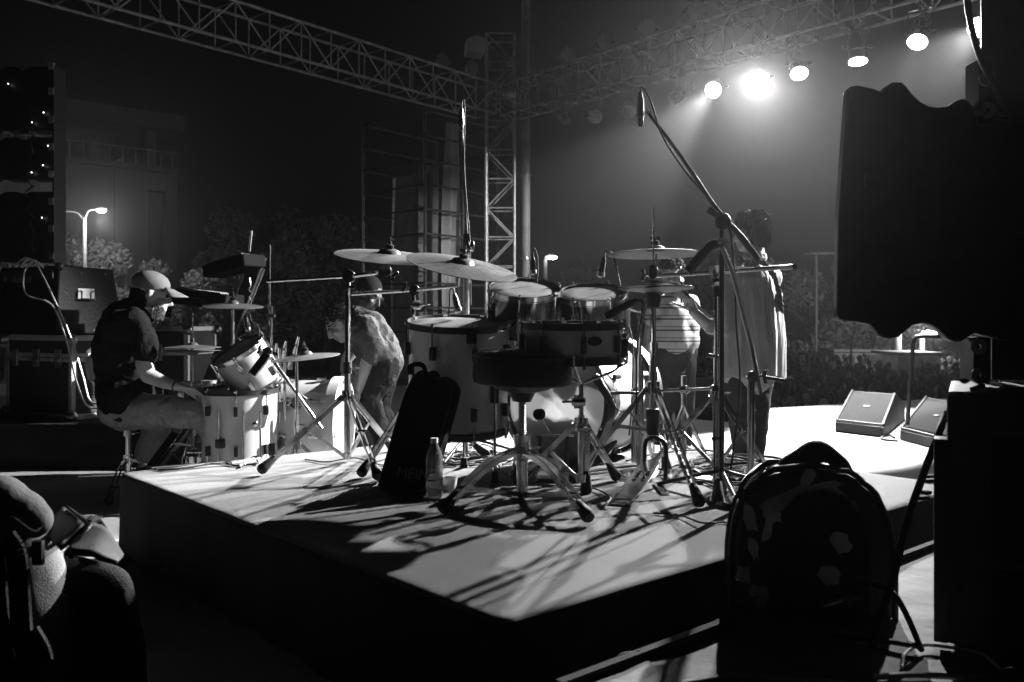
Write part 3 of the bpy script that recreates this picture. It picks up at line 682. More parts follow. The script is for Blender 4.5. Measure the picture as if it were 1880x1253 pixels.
for pts, lb, r_ in (([(60, 480), (45, 500), (48, 540), (95, 560), (120, 620), (140, 700), (160, 745), (190, 750)], 'pale cable hanging from the amplifier top, left strand', .006),
                    ([(66, 482), (95, 540), (130, 620), (152, 690), (165, 735), (188, 742)], 'pale cable hanging from the amplifier top, right strand', .006),
                    ([(30, 485), (48, 474), (66, 482)], 'short looped cable on the amplifier top', .007),
                    ([(40, 492), (48, 478), (66, 480), (80, 492)], 'second short looped cable on the amplifier top', .007)):
    q_ = [P(x, y, 6.18 if y > 500 else 6.4) for x, y in pts]; tag(MB().tube(spline(q_), r_, 8).build('cable', alu), lb, 'cable')
t = thing('side_box', 'low black box with bright metal strip behind the drummer', 'box', G(175, 770, -.04)+V((0, .25, 0)))
c = P(172, 730, 6.9); MB().box((c.x, c.y, .07), (.3, .35, .2), bev=.01).build('body', case_bk, t); MB().box((c.x, c.y-.18, .16), (.3, .02, .025)).build('edge_strip', alu, t)
c = P(153, 662, 6.9); MB().box((c.x+.06, c.y, .37), (.32, .3, .10), bev=.01).build('body', alu, t)

# ------------------------------------------------------------------ drums, cymbals, stands
def drum(name, label, cat, c, axis, r, h, shell, head, hoop, lug, nl=8, long_lug=False, hoop_w=.012, group=None, roll=0.0, hoop_h=.022, bottom_skin=True, wood_hoop=False):
    """c: centre of the lower rim, axis: towards the playing skin"""
    M = Matrix.Translation(V(c)) @ basis(axis) @ Matrix.Rotation(roll, 4, 'Z'); t = thing(name, label, cat, c, group)
    def L(name, mm, prof, closed=True, par=t, seg=56): return MB().lathe(prof, M, seg, closed).build(name, mm, par)
    L('shell', shell, [(r, .006), (r, h-.006), (r-.008, h-.006), (r-.008, .006)])
    L('playing_skin', head, [(0, h+.001), (r*.5, h+.001), (r*.97, h+.001), (r+.003, h-.003), (r+.003, h-.008), (r*.97, h-.001), (0, h-.001)], False)
    if bottom_skin: L('lower_skin', head_cl, [(0, -.001), (r*.97, -.001), (r+.003, .003), (r+.003, .008), (r*.97, .001), (0, .001)], False)
    for z0, z1, s in ((h-hoop_h*.7, h+hoop_h*.55, 1), (-hoop_h*.55, hoop_h*.7, -1)):
        if wood_hoop: L('hoop', hoop, [(r+.004, z0), (r+hoop_w, z0), (r+hoop_w, z1), (r+.004, z1)])
        else: L('hoop', hoop, [(r+.005, z0), (r+.012, z0), (r+.012, z0+.003), (r+.008, z0+.004), (r+.008, z1-.004), (r+.012, z1-.002), (r+.012, z1), (r+.005, z1)])
    for k in range(nl):
        a = 2*PI*k/nl; ca, sa = math.cos(a), math.sin(a); er = V((ca, sa, 0))
        for top in ((1, 0) if not long_lug else (2,)):
            mb = MB(); mb.M = M; B2 = Matrix.Rotation(a, 4, 'Z')
            if top == 2: mb.box(er*(r+.013), (.024, .018, h*.55), B2, .005); mb.M = M @ Matrix.Translation((0, 0, h*.5)); mb = MB(); mb.M = M; mb.box(er*(r+.013)+V((0, 0, h*.5)), (.022, .018, h*.5), B2, .005); zs_ = ((h*.75, h+hoop_h*.5), (h*.25, -hoop_h*.5))
            elif top == 1: zz = h-min(.10, h*.27); mb.box(er*(r+.013)+V((0, 0, zz)), (.024, .022, min(.055, h*.3)), B2, .006); zs_ = ((zz, h+hoop_h*.5),)
            else: zz = min(.10, h*.27); mb.box(er*(r+.013)+V((0, 0, zz)), (.024, .022, min(.055, h*.3)), B2, .006); zs_ = ((zz, -hoop_h*.5),)
            lg = mb.build('lug', lug, t)
            for za, zb in zs_:
                rd = MB(); rd.M = M
                rd.cyl(er*(r+.016)+V((0, 0, za)), er*(r+.016)+V((0, 0, zb)), .0035, seg=6)
                e = V((0, 0, zb)); sg = 1 if zb > h*.5 else -1
                rd.cyl(er*(r+.016)+e, er*(r+.016)+e+V((0, 0, sg*.012)), .006, seg=6); rd.box(er*(r+.012)+e-V((0, 0, sg*.004)), (.022, .02, .008), B2)
                rd.build('tension_rod', chrome, lg)
    return t, M
def cymbal(name, label, c, axis, r, m=bronze, group='cymbals', roll=0., logo=None, bell=.14, hh=.04, mount=True):
    M = Matrix.Translation(V(c)) @ basis(axis) @ Matrix.Rotation(roll, 4, 'Z')
    t = thing(name, label, 'cymbal', c, group)
    rb = r*.21
    def zf(q):
        if q < rb: return hh*.45+hh*.55*math.sqrt(max(0, 1-(q/rb)**2))*.98
        return hh*.45*(1-((q-rb)/(r-rb))**1.35)
    ks = [0.006]+[rb*k/6 for k in range(1, 7)]+[rb+(r-rb)*k/14 for k in range(1, 15)]
    prof = [(q, zf(q)+(.0006*math.sin(q*900) if q > rb else 0)) for q in ks]+[(q, zf(q)-.0022) for q in ks[::-1]]
    MB().lathe(prof, M, 72, True).build('bow', m, t)
    if logo:
        s, (lx, ly), sz, rot = logo
        def fit(v):
            p = Matrix.Rotation(rot, 4, 'Z') @ V((v.x, v.y, 0)); p.x += lx; p.y += ly; return V((p.x, p.y, zf(math.hypot(p.x, p.y))+.0012+(.0004 if v.z > 0 else 0)))
        text('logo', s, sz, M, ink, t, fit)
    if mount:
        mb = MB(); mb.M = M; mb.lathe([(.0, hh), (.018, hh), (.019, hh+.014), (.009, hh+.017), (.0, hh+.017)], None, 16); mb.build('felt', fabric_bk, t)
        mb = MB(); mb.M = M; mb.cyl((0, 0, hh+.015), (0, 0, hh+.05), .0042, seg=8); mb.lathe([(.008, hh+.018), (.009, hh+.03), (.005, hh+.034)], None, 12)
        for s in (-1, 1): mb.box((s*.014, 0, hh+.030), (.02, .005, .016), None, .002)
        mb.build('wing_nut', blackm, t)
    return t, M
def tripod(t, base, foot_r, zc, zl, feet, m=chrome, br=.5, w=.016, arch=0., rb=True, gap=.022):
    """double-braced legs: base = xy under the mast, feet = list of xy points"""
    b = V((base[0], base[1], 0)); z0 = base[2]
    MB().cyl(b+V((0, 0, zc-.02)), b+V((0, 0, zc+.03)), .026, seg=14).build('leg_collar', m, t)
    MB().cyl(b+V((0, 0, zl-.015)), b+V((0, 0, zl+.015)), .022, seg=14).build('brace_collar', m, t)
    for f in feet:
        f = V((f[0], f[1], z0+.045)); o_ = (f-b); o_.z = 0; o_ = o_.normalized(); sd = V((-o_.y, o_.x, 0))
        st = b+o_*.024+V((0, 0, zc+.005)); lg = MB()
        if arch:
            mid = st.lerp(f, .45)+V((0, 0, arch)); pts = spline([st, mid, f], 6)
            for s in (-1, 1):
                for p, q in zip(pts, pts[1:]): lg.bar(p+sd*s*gap/2, q+sd*s*gap/2, .005, w)
        else:
            bend = b+o_*(.024+.035)+V((0, 0, zc+.0)); 
            for s in (-1, 1): lg.bar(st+sd*s*gap/2, f+sd*s*gap/2, .005, w)
        lg.build('leg', m, t)
        lgo = ORG; 
        j = st.lerp(f, br)
        ch = [o for o in (t,)][0]
        if arch: j = spline([st, mid, f], 6)[-3]
        bl = MB(); bl.bar(b+o_*.02+V((0, 0, zl)), j, .004 if not arch else .006, w*.9); bl.build('brace', m, t)
        MB().cyl(j-sd*.02, j+sd*.02, .006, seg=8).build('bolt', m, t)
        d = (f-(j if not arch else spline([st, mid, f], 6)[-3])).normalized()
        B2 = Matrix.Translation(f) @ basis(d); mb = MB(); mb.M = B2
        mb.lathe([(.0, -.045), (.012, -.045), (.015, -.04), (.022, .02), (.024, .034), (.018, .046), (.0, .046)], None, 10); mb.build('rubber_foot', rubber, t)
def tube_part(t, name, pts, r, m=chrome, seg=14): return MB().tube([V(p) for p in pts], r, seg).build(name, m, t)
def clamp_part(t, c, ax, r=.02, wing=(0, -1, 0), name='tilter'):
    c = V(c); ax = V(ax).normalized()
    MB().cyl(c-ax*.018, c+ax*.018, r, seg=16).cyl(c-ax*.026, c+ax*.026, r*.6, seg=12).build(name, chrome, t)
    wv = V(wing).normalized(); mb = MB(); mb.cyl(c, c+wv*(r+.02), .005, seg=8)
    mb.M = facing(c+wv*(r+.022), ax if abs(ax.dot(wv)) < .9 else ZV, wv); mb.lathe([(0, -.004), (.008, -.004), (.008, .004), (0, .004)], None, 10)
    for s in (-1, 1): mb.box((s*.014, .004, 0), (.022, .016, .006), Matrix.Rotation(s*.35, 4, 'Z'), .003)
    mb.build('wing_screw', chrome, t)

# ---- near kit
near = 'drums of the near kit'
S1 = 430.; D1 = F/S1
tc_ = P(843, 594, D1); ax = V((.02, -.13, 1)).normalized(); bc_ = tc_-ax*.45
ft, _ = drum('floor_tom', 'large white floor tom of the near kit, behind the leaning bag', 'drum', bc_, ax, .213, .45, shell_wh, head_wh, blackm, blackm, 8, group=near, roll=.2)
for px, py, a in ((770, 700, 0), (912, 715, 1), (850, 660, 2)):
    f = bc_+V(((px-843)/S1*1.02, -.17 if a < 2 else .2, 0)); 
    MB().tube([f+V((0, -.015, .27)), f+V((0, -.02, .03)), f+V((0, -.03, -.14)), V((f.x, f.y-.04, .03))], .0055, 8).build('floor_leg', chrome, ft)
    MB().box(f+V((0, 0, .16)), (.035, .035, .09), bev=.008).build('leg_bracket', blackm, ft)
    MB().cyl((f.x, f.y-.04, .045), (f.x, f.y-.04, .0), .014, .018).build('rubber_foot', rubber, ft)
MB().box(P(866, 618, D1-.215), (.042, .004, .06), bev=.001).build('tape_patch', fabric_bk, ft)
# kick drum
kc = V((.2, 4.1, .30)); kax = V((.62, .79, 0)).normalized()
kd, KM = drum('bass_drum', 'sparkling bass drum of the near kit with see-through skin behind the stool', 'drum', kc+kax*.44, -kax, .275, .44, shell_sp, head_cl, blackm, blackm, 8, hoop_w=.026, group=near, hoop_h=.05, wood_hoop=True, roll=.39, bottom_skin=False)
for s in (-1, 1):
    sd = kax.cross(ZV)*s; p = kc+kax*.38+sd*.24+V((0, 0, -.12)); MB().cyl(p, V((p.x+sd.x*.16+kax.x*.1, p.y+sd.y*.16+kax.y*.1, .012)), .008).build('spur', chrome, kd)
MB().lathe([(.0, 0), (.0, .002), (.055, .002), (.057, 0)], Matrix.Translation(kc+V((.06, 0, .07))-kax*.004) @ basis(-kax), 32).build('skin_patch', head_wh, kd)
# pillow-like damping folds inside the drum
cu = thing('damping_blanket', 'dark folded blanket seen through the bass drum skin', 'blanket', kc+kax*.2-V((0, 0, .25)))
mb = MB()
for k in range(3): sd = kax.cross(ZV); mb.ball(kc+kax*.2+sd*(.11*(k-1))-V((0, 0, .13)), (.10, .14, .11), basis(kax), 18, 12)
mb.build('fold', cloth_gr, cu, remesh=.012)
# kick pedal
t = thing('kick_pedal', 'bass drum pedal with round black felt beater', 'pedal', kc-kax*.2-V((0, 0, .3)))
pb = P(1010, 858, 3.95); b0 = P(990, 761, 3.93); pv = P(1012, 800, 3.95)
MB().lathe([(0, -.022), (.018, -.022), (.024, -.014), (.024, .014), (.018, .022), (0, .022)], Matrix.Translation(b0) @ basis(kax), 18).build('beater', fabric_bk, t)
tube_part(t, 'beater_rod', [b0, pv], .004)
for dx in (-.05, .07): MB().box((pv.x+dx, pv.y, pv.z/2), (.018, .02, pv.z), bev=.004).build('post', blackm, t)
tube_part(t, 'axle', [pv+V((-.07, 0, 0)), pv+V((.1, 0, 0))], .007)
MB().bar(pv+V((.01, -.03, -.1)), V((pv.x-.03, pv.y-.34, .03)), .085, .012).build('footboard', steel, t)
MB().box((pv.x, pv.y-.12, .008), (.15, .4, .012), bev=.004).build('base_plate', blackm, t)
# rack toms
r1c = P(963, 532, 3.95); a1 = V((.03, -.33, 1)).normalized()
rt1, _ = drum('rack_tom', 'left mirror-dark rack tom of the near kit', 'drum', r1c-a1*.2, a1, .152, .2, shell_dk, head_wh, chrome, chrome, 6, True, group=near, roll=.3)
r2c = P(1086, 540, 3.98); a2 = V((-.06, -.31, 1)).normalized()
rt2, _ = drum('rack_tom', 'right mirror-dark rack tom of the near kit, beside the cymbal stand', 'drum', r2c-a2*.2, a2, .145, .2, shell_dk, head_wh, chrome, chrome, 6, True, group=near, roll=.1)
t = thing('tom_holder', 'chrome tom holder rising from the bass drum between the two rack toms', 'tom holder', kc+kax*.15+V((0, 0, .27)))
hb = kc+kax*.15+V((0, 0, .27)); tube_part(t, 'post', [hb, hb+V((-.02, 0, .22))], .013)
for c_ in (r1c-a1*.1+V((.155, .02, 0)), r2c-a2*.1+V((-.15, .03, 0))): tube_part(t, 'arm', [hb+V((-.02, 0, .2)), (hb+c_)/2+V((0, 0, .16)), c_], .009); clamp_part(t, c_, (0, 1, 0), .018)
# snare on its stand
sc_ = P(1052, 597, 3.42); sax = V((0, -.03, 1)).normalized()
sn, _ = drum('snare_drum', 'grey snare drum with oval badge in front of the bass drum', 'drum', sc_-sax*.132, sax, .185, .132, shell_gr, head_wh, blackm, blackm, 8, True, group=near, roll=.13)
MB().lathe([(0, .0), (.026, 0), (.028, -.003), (0, -.003)], Matrix.Translation(P(1092, 627, 3.243)) @ basis((.12, -1, 0)) @ Matrix.Diagonal((1, .62, 1, 1)), 24).build('badge', blackm, sn)
MB().box(P(1145, 640, 3.37), (.03, .03, .075), bev=.005).build('strainer', chrome, sn)
t = thing('snare_stand', 'chrome snare drum stand with three legs behind the stool', 'drum stand', (.265, 3.42, 0))
sb = V((.265, 3.42, 0)); tube_part(t, 'lower_tube', [sb+V((0, 0, .06)), sb+V((0, 0, .30))], .013); tube_part(t, 'upper_tube', [sb+V((0, 0, .28)), sb+V((0, 0, .42))], .009)
clamp_part(t, P(1062, 738, 3.40), (1, 0, 0), .026, (-1, 0, 0)); clamp_part(t, P(1068, 785, 3.40), (0, 1, 0), .018)
for a in (.3, 2.4, 4.5): tube_part(t, 'basket_arm', [sb+V((0, 0, .42)), sb+V((math.cos(a)*.12, math.sin(a)*.12, .46)), sb+V((math.cos(a)*.19, math.sin(a)*.19, .50)), sb+V((math.cos(a)*.192, math.sin(a)*.192, .535))], .006)
tripod(t, (sb.x, sb.y, 0), 0, .26, .06, [G(1076, 906).to_2d(), G(1126, 886).to_2d(), (sb.x-.22, sb.y+.12)])
# throne
th = V((.038, 3.34, 0)); t = thing('drum_throne', 'round black padded drum stool with chrome legs, seen from behind', 'stool', th)
SM = Matrix.Translation(P(959, 0, 3.34).xy.to_3d()+V((0, 0, .425))) @ basis((.03, .02, 1))
SM = Matrix.Translation((.039, 3.34, .425)) @ basis((.025, -.02, 1))
MB().lathe([(0, 0), (.17, 0), (.183, .006), (.188, .022), (.187, .095), (.180, .112), (.165, .122), (.10, .127), (0, .128)], SM, 64).build('seat', blackv, t)
MB().lathe([(.1855, .1), (.1905, .103), (.1855, .107)], SM, 64, True).build('piping', blackm, t)
MB().lathe([(0, -.065), (.035, -.065), (.05, -.03), (.10, -.018), (.125, -.004), (.16, 0), (0, .002)], SM, 24).build('seat_plate', blackm, t)
mb = MB()
prof = []
zz = .18
while zz < .40: prof += [(.0125, zz), (.0155, zz+.003), (.0125, zz+.006)]; zz += .008
mb.lathe([(0, .18)]+prof+[(0, .40)], Matrix.Translation(th), 14); mb.build('threaded_rod', steel, t)
tube_part(t, 'tube', [th+V((0, 0, .01)), th+V((0, 0, .16))], .022); MB().lathe([(.022, .14), (.034, .15), (.034, .165), (.026, .175), (.034, .225), (.036, .235), (.018, .24)], Matrix.Translation(th), 16).build('spin_collar', chrome, t)
clamp_part(t, th+V((.01, -.01, .19)), (0, 0, 1), .022, (1, -.2, 0), 'collar_nut')
tripod(t, (th.x, th.y, 0), 0, .175, .012, [G(826, 945).to_2d(), G(1071, 962).to_2d(), (th.x-.02, th.y+.3)], arch=.028, w=.022, br=.58, gap=.030)
# hi-hat
hb = V((.572, 3.62, 0)); t = thing('hi_hat_stand', 'chrome hi-hat stand with black clutch, pedal and double legs', 'hi-hat stand', hb)
tube_part(t, 'lower_tube', [hb+V((0, 0, .17)), hb+V((0, 0, .56))], .0145); tube_part(t, 'upper_tube', [hb+V((0, 0, .55)), hb+V((0, 0, .74))], .0115)
tube_part(t, 'pull_rod', [hb+V((0, 0, .7)), P(1200, 380, 3.62)], .0035)
for z, r_ in ((.56, .02), (.44, .017)): MB().cyl(hb+V((0, 0, z-.02)), hb+V((0, 0, z+.015)), r_).build('clamp_ring', chrome, t)
MB().lathe([(0, 0), (.028, 0), (.032, .03), (.034, .085), (.0, .09)], Matrix.Translation(hb+V((0, 0, .715))), 16).build('seat_cup', blackm, t)
MB().lathe([(0, .0), (.024, 0), (.028, .02), (.028, .10), (.03, .105), (0, .11)], Matrix.Translation(hb+V((0, 0, .20))), 16).build('memory_lock', blackm, t)
MB().ball(hb+V((0, 0, .86)), (.022, .02, .03)).build('clutch', blackm, t)
f0 = P(1184, 905, 3.6); f1 = P(1222, 905, 3.6)
MB().tube(spline([V((f0.x, 3.6, .01)), V((f0.x, 3.6, .15)), hb+V((-.02, -.01, .185)), hb+V((.02, -.01, .185)), V((f1.x, 3.6, .15)), V((f1.x, 3.6, .01))], 6), .009, 10).build('pedal_frame', blackm, t)
pts = [V((hb.x+.0, 3.60, .095)), G(1146, 928)+V((0, .02, .012))]
dd = (pts[1]-pts[0]).normalized(); sd = V((-dd.y, dd.x, 0)).normalized(); Mp = facing((pts[0]+pts[1])/2, dd.cross(sd) if dd.cross(sd).z > 0 else -dd.cross(sd), -dd); Lp = (pts[1]-pts[0]).length
out = [(-.032, -Lp/2), (.032, -Lp/2), (.042, -Lp*.1), (.044, Lp*.2), (.034, Lp*.42), (.015, Lp/2), (-.015, Lp/2), (-.034, Lp*.42), (-.044, Lp*.2), (-.042, -Lp*.1)]
MB().prism(out, Mp, .009).build('footboard', chrome, t, bev=.002)
for i in range(4):
    for s in (-1, 1): mb = MB(); mb.M = Mp; mb.box((s*.015, -.02+.03*i, .011), (.007, .018, .004), Matrix.Rotation(s*.4, 4, 'Z')); mb.build('grip', rubber, t)
mb = MB(); mb.M = Mp; mb.box((0, -Lp/2-.012, -.005), (.085, .06, .022), None, .006); mb.build('heel_plate', chrome, t)
MB().box((hb.x+.01, 3.5, .006), (.03, .22, .008)).build('base_rail', chrome, t)
for k in range(12): MB().lathe([(.004, -.002), (.0065, 0), (.004, .002)], Matrix.Translation(hb+V((0, -.015, .1+.0075*k))) @ Matrix.Rotation(PI/2*(k % 2), 4, 'Z') @ Matrix.Rotation(PI/2, 4, 'X'), 8, True).build('chain_link', steel, t)
tripod(t, (hb.x, hb.y, 0), 0, .385, .22, [G(1278, 931).to_2d(), (hb.x-.30, hb.y+.02), (hb.x+.1, hb.y+.28)], w=.018, br=.45)
cymbal('hi_hat_cymbal', 'upper hi-hat cymbal of the near kit, seen edge-on', P(1204, 526, 3.62), (.01, 0, 1), .152, bronze, 'hi-hat pair of the near kit', mount=False, hh=.028)
cymbal('hi_hat_cymbal', 'lower upturned hi-hat cymbal of the near kit', P(1204, 531, 3.62), (.01, 0, -1), .152, bronze, 'hi-hat pair of the near kit', mount=False, hh=.032)
# crash cymbals
c1, M1 = cymbal('crash_cymbal', 'leftmost high cymbal of the near kit with a printed logo', P(714, 472, 4.05), (.10, -.19, 1), .245, logo=('MEINL', (.13, -.105), .052, .35), roll=0)
c2, M2 = cymbal('crash_cymbal', 'large cymbal of the near kit overlapping the printed one, tilted to the right', P(848, 490, 3.80), (.20, -.24, 1), .24, bronze_f)
c3, M3 = cymbal('crash_cymbal', 'thin flat cymbal seen edge-on over the hi-hat, in front of the striped shirt', P(1203, 467, 3.9), (-.01, .035, 1), .208, bronze)
# boom stands
def stand(label, bx, by, zt, feet, zc, zl, base_z=0., r0=.0155, nm='cymbal_stand', m=chrome, br=.5, split=.5, w=.017):
    t = thing(nm, label, 'cymbal stand' if 'cymbal' in nm else 'stand', (bx, by, base_z)); b = V((bx, by, base_z))
    tube_part(t, 'lower_tube', [b+V((0, 0, .03)), b+V((0, 0, zt*split))], r0, m)
    tube_part(t, 'upper_tube', [b+V((0, 0, zt*split-.02)), b+V((0, 0, zt))], r0*.78, m)
    MB().cyl(b+V((0, 0, zt*split-.035)), b+V((0, 0, zt*split+.02)), r0*1.3).build('joint', blackm, t)
    clamp_part(t, b+V((0, 0, zt*split-.01)), (0, 0, 1), r0*1.15, (1, -.3, 0), 'height_clamp')
    tripod(t, (bx, by, base_z), 0, zc+base_z, zl+base_z, feet, m, br=br, w=w)
    return t, b
t, b = stand('tall chrome boom stand at left of the near kit holding the printed cymbal', -.77, 4.18, .90, [G(491, 872).to_2d(), G(690, 884).to_2d(), (-.62, 4.5)], .305, .03)
j = P(641, 508, 4.18); tube_part(t, 'boom_tube', [P(490, 517, 4.2), j, P(690, 502, 4.1)], .0075); tube_part(t, 'boom_sleeve', [j, P(692, 501, 4.1)], .010)
clamp_part(t, j, (0, 1, 0), .03, (.1, -.4, -1)); clamp_part(t, P(707, 497, 4.06), (0, 1, 0), .028, (.5, -.2, -.3)); tube_part(t, 'cymbal_rod', [P(708, 497, 4.06), P(716, 466, 4.05)], .005)
t, b = stand('chrome boom stand behind the white floor tom holding the large cymbal', -.455, 4.12, .80, [(-.62, 3.78), (-.15, 4.28), (-.66, 4.4)], .3, .05)
j = P(761, 533, 4.12); tube_part(t, 'boom_tube', [P(645, 540, 4.14), j, P(842, 525, 3.9)], .0085)
clamp_part(t, j, (0, 1, 0), .024, (-1, -.2, .3)); clamp_part(t, P(765, 560, 4.12), (1, 0, 0), .022, (1, -.2, 0)); tube_part(t, 'cymbal_rod', [P(842, 525, 3.9), P(848, 482, 3.80)], .005)
t, b = stand('tall chrome boom stand at right of the near kit with level boom and open legs', .80, 3.49, .78, [G(1318, 926).to_2d(), (1.06, 3.72), (.56, 3.7)], .36, .10, br=.46)
j = P(1316, 500, 3.49); tube_part(t, 'boom_tube', [P(1205, 507, 3.75), j, P(1457, 490, 3.2)], .0085); tube_part(t, 'boom_grip', [P(1438, 492, 3.25), P(1459, 490, 3.2)], .0105, blackm)
clamp_part(t, j, (0, 1, 0), .026, (0, -.3, -1)); clamp_part(t, P(1203, 506, 3.8), (0, 1, 0), .028, (-1, -.2, 0)); tube_part(t, 'cymbal_rod', [P(1203, 506, 3.8), P(1205, 468, 3.9)], .005)
MB().cyl(P(1316, 512, 3.49), P(1316, 545, 3.49), .018, .013).build('sleeve', blackm, t); tube_part(t, 'memory_arm', [P(1318, 655, 3.47), P(1298, 652, 3.44)], .006, blackm)
t = thing('percussion_stand', 'double-post chrome stand with bright level bar, between hi-hat and rear boom stand', 'stand', (.55, 4.0, 0))
for px, y0, d in ((1164, 655, 4.05), (1176, 660, 4.0), (1255, 690, 4.15)): p = P(px, y0, d); tube_part(t, 'post', [V((p.x, p.y, .02)), p], .0135)
tube_part(t, 'cross_bar', [P(1120, 722, 4.0), P(1302, 714, 4.1)], .007); clamp_part(t, P(1256, 716, 4.12), (1, 0, 0), .018); clamp_part(t, P(1168, 720, 4.0), (1, 0, 0), .018)
for a, b_ in (((1164, 740), (1110, 850)), ((1255, 745), (1300, 850)), ((1255, 745), (1215, 850)), ((1170, 740), (1200, 845))): MB().bar(P(*a, 4.08), V((*G(b_[0], b_[1]).to_2d(), .02)) if False else P(b_[0], 848, 4.2), .016, .008).build('leg', chrome, t)
# round-base microphone stand
def mic(t_label, tip, tail, r=.012, hr=.017, cable_to=None, m=blackm, grille=steel, name='microphone'):
    tip, tail = V(tip), V(tail); t = thing(name, t_label, 'microphone', tail, 'microphones on the kits'); d = (tip-tail)
    MB().cyl(tail, tail+d*.68, r, r*1.15).build('body', m, t); mb = MB(); mb.M = Matrix.Translation(tail+d*.68) @ basis(d)
    L = d.length*.34; mb.lathe([(0, 0), (hr, 0), (hr*1.05, L*.25), (hr, L*.75), (hr*.6, L), (0, L)], None, 16); mb.build('grille', grille, t)
    MB().cyl(tail-d*.18, tail, r*.65, r*.8).build('plug', blackm, t)
    if cable_to: MB().tube(spline([tail-d*.16]+[V(p) for p in cable_to], 7), .0038, 8).build('cable', rubber, t)
    return t
bs = G(1378, 925); t = thing('microphone_stand', 'chrome round-base microphone stand at right with long boom reaching high left', 'microphone stand', bs)
MB().lathe([(0, 0), (.135, 0), (.145, .008), (.14, .02), (.11, .028), (.05, .035), (.04, .055), (.022, .06), (0, .06)], Matrix.Translation(bs), 48).build('round_base', chrome, t)
tube_part(t, 'lower_tube', [bs+V((0, 0, .05)), P(1379, 690, bs.y)], .014); clamp_part(t, P(1380, 692, bs.y), (0, 1, 0), .02, (1, -.2, 0)); tube_part(t, 'side_handle', [P(1384, 690, bs.y), P(1441, 699, bs.y)], .0065, blackm)
tube_part(t, 'upper_tube', [P(1396, 725, bs.y), P(1380, 640, bs.y), P(1345, 500, bs.y), P(1326, 455, bs.y)], .009, steel)
MB().tube(spline([P(1322, 452, 3.26), P(1310, 450, 3.25), P(1295, 462, 3.25), P(1262, 500, 3.25)], 5), [.010, .012, .015, .018, .019, .019, .019, .018, .018, .018, .018, .019, .019, .019, .019, .018], 12).build('counterweight', blackm, t)
clamp_part(t, P(1325, 448, 3.26), (0, 1, 0), .022, (0, -1, 0))
t = thing('microphone_stand', 'black straight microphone stand with overhead boom crossing the guitarist\'s head', 'microphone stand', (.79, 3.42, 0))
tube_part(t, 'mast', [(.802, 3.42, .05), P(1325, 640, 3.42), P(1325, 420, 3.42)], .010, blackm)
bm_ = [P(1392, 478, 3.42), P(1352, 425, 3.42), P(1325, 398, 3.42), P(1252, 290, 3.42), P(1188, 205, 3.42)]
MB().tube(spline(bm_, 5), [.014]*5+[.012]*5+[.009]*5+[.0075]*6, 10).build('boom', blackm, t); MB().ball(P(1327, 408, 3.42), (.033, .03, .036)).build('boom_joint', blackm, t)
MB().tube(spline([P(1300, 385, 3.40), P(1316, 350+45, 3.4)], 3), .014, 8).build('boom_grip', blackm, t)
MB().cyl((.802, 3.42, 0), (.802, 3.42, .06), .02).build('foot', blackm, t)
for a in (.5, 2.6, 4.7): tube_part(t, 'leg', [(.802, 3.42, .09), (.802+.26*math.cos(a), 3.42+.26*math.sin(a), .012)], .008, blackm)
mic('long slim overhead microphone hanging upright at the tip of the right boom', P(1176, 232, 3.41), P(1176, 180, 3.41), .012, .011, [P(1180, 161, 3.41), P(1196, 190, 3.4), P(1216, 250, 3.4), P(1262, 320, 3.41), P(1330, 400, 3.40), P(1346, 470, 3.40), P(1352, 600, 3.42), P(1358, 720, 3.44), (.85, 3.5, .02)], grille=blackm)
ls_ = V(((855-CX)/F*4.35, 4.35, 0)); t = thing('microphone_stand', 'slim microphone stand rising straight behind the two crash cymbals', 'microphone stand', ls_)
tube_part(t, 'mast', [ls_+V((0, 0, .02)), P(858, 440, 4.35)], .012, steel); tube_part(t, 'upper_rod', [P(858, 440, 4.35), P(851, 330, 4.3), P(848, 225, 4.25)], .0055, blackm)
MB().tube([P(858, 462, 4.33), P(856, 430, 4.33)], [.022, .016], 12).build('grip', blackm, t); MB().ball(P(867, 452, 4.31), (.012, .012, .028)).build('clutch_lever', chrome, t)
for a in (.4, 2.5, 4.4): tube_part(t, 'leg', [ls_+V((0, 0, .1)), ls_+V((.28*math.cos(a), .28*math.sin(a), .012))], .008, blackm)
mic('slim overhead microphone upright before the scaffold, on the left boom', P(847, 240, 4.24), P(847, 205, 4.24), .012, .011, [P(849, 183, 4.24), P(853, 200, 4.24), P(852, 300, 4.27), P(857, 380, 4.3), P(862, 440, 4.32), P(864, 560, 4.36)], m=chrome, grille=blackm)
for lb, tip, tail, cb in (('clip-on microphone over the left rack tom', (979, 505), (978, 478), [(980, 456), (986, 470), (987, 500), (985, 520)]),
                          ('clip-on microphone over the right rack tom', (1102, 510), (1108, 478), [(1112, 462), (1124, 466), (1132, 492), (1138, 522), (1150, 580), (1162, 640), (1160, 740), (1155, 800)]),
                          ('clip-on microphone over the white floor tom', (842, 575), (835, 545), [(832, 530), (826, 535), (825, 560), (824, 580)])):
    dd = 4.02 if '842' not in str(tip) else 3.98
    mic(lb, P(*tip, dd), P(*tail, dd), .013, .017, [P(*c_, dd) for c_ in cb])
o = mic('black stick microphone pointing at the snare drum', P(1112, 582, 3.38), P(1160, 556, 3.38), .014, .016, [P(1180, 560, 3.39), P(1170, 640, 3.5), P(1168, 760, 3.6)], grille=blackm)
t = thing('short_microphone_stand', 'short chrome stand of the snare microphone', 'microphone stand', G(1176, 860)); g_ = G(1176, 872)
tube_part(t, 'mast', [V((g_.x, g_.y, .02)), V((P(1174, 575, g_.y))), P(1170, 570, 3.5), P(1150, 565, 3.39)], .008); MB().lathe([(0, 0), (.09, 0), (.09, .012), (.03, .025), (0, .025)], Matrix.Translation(V((g_.x, g_.y, 0))), 32).build('round_base', chrome, t)
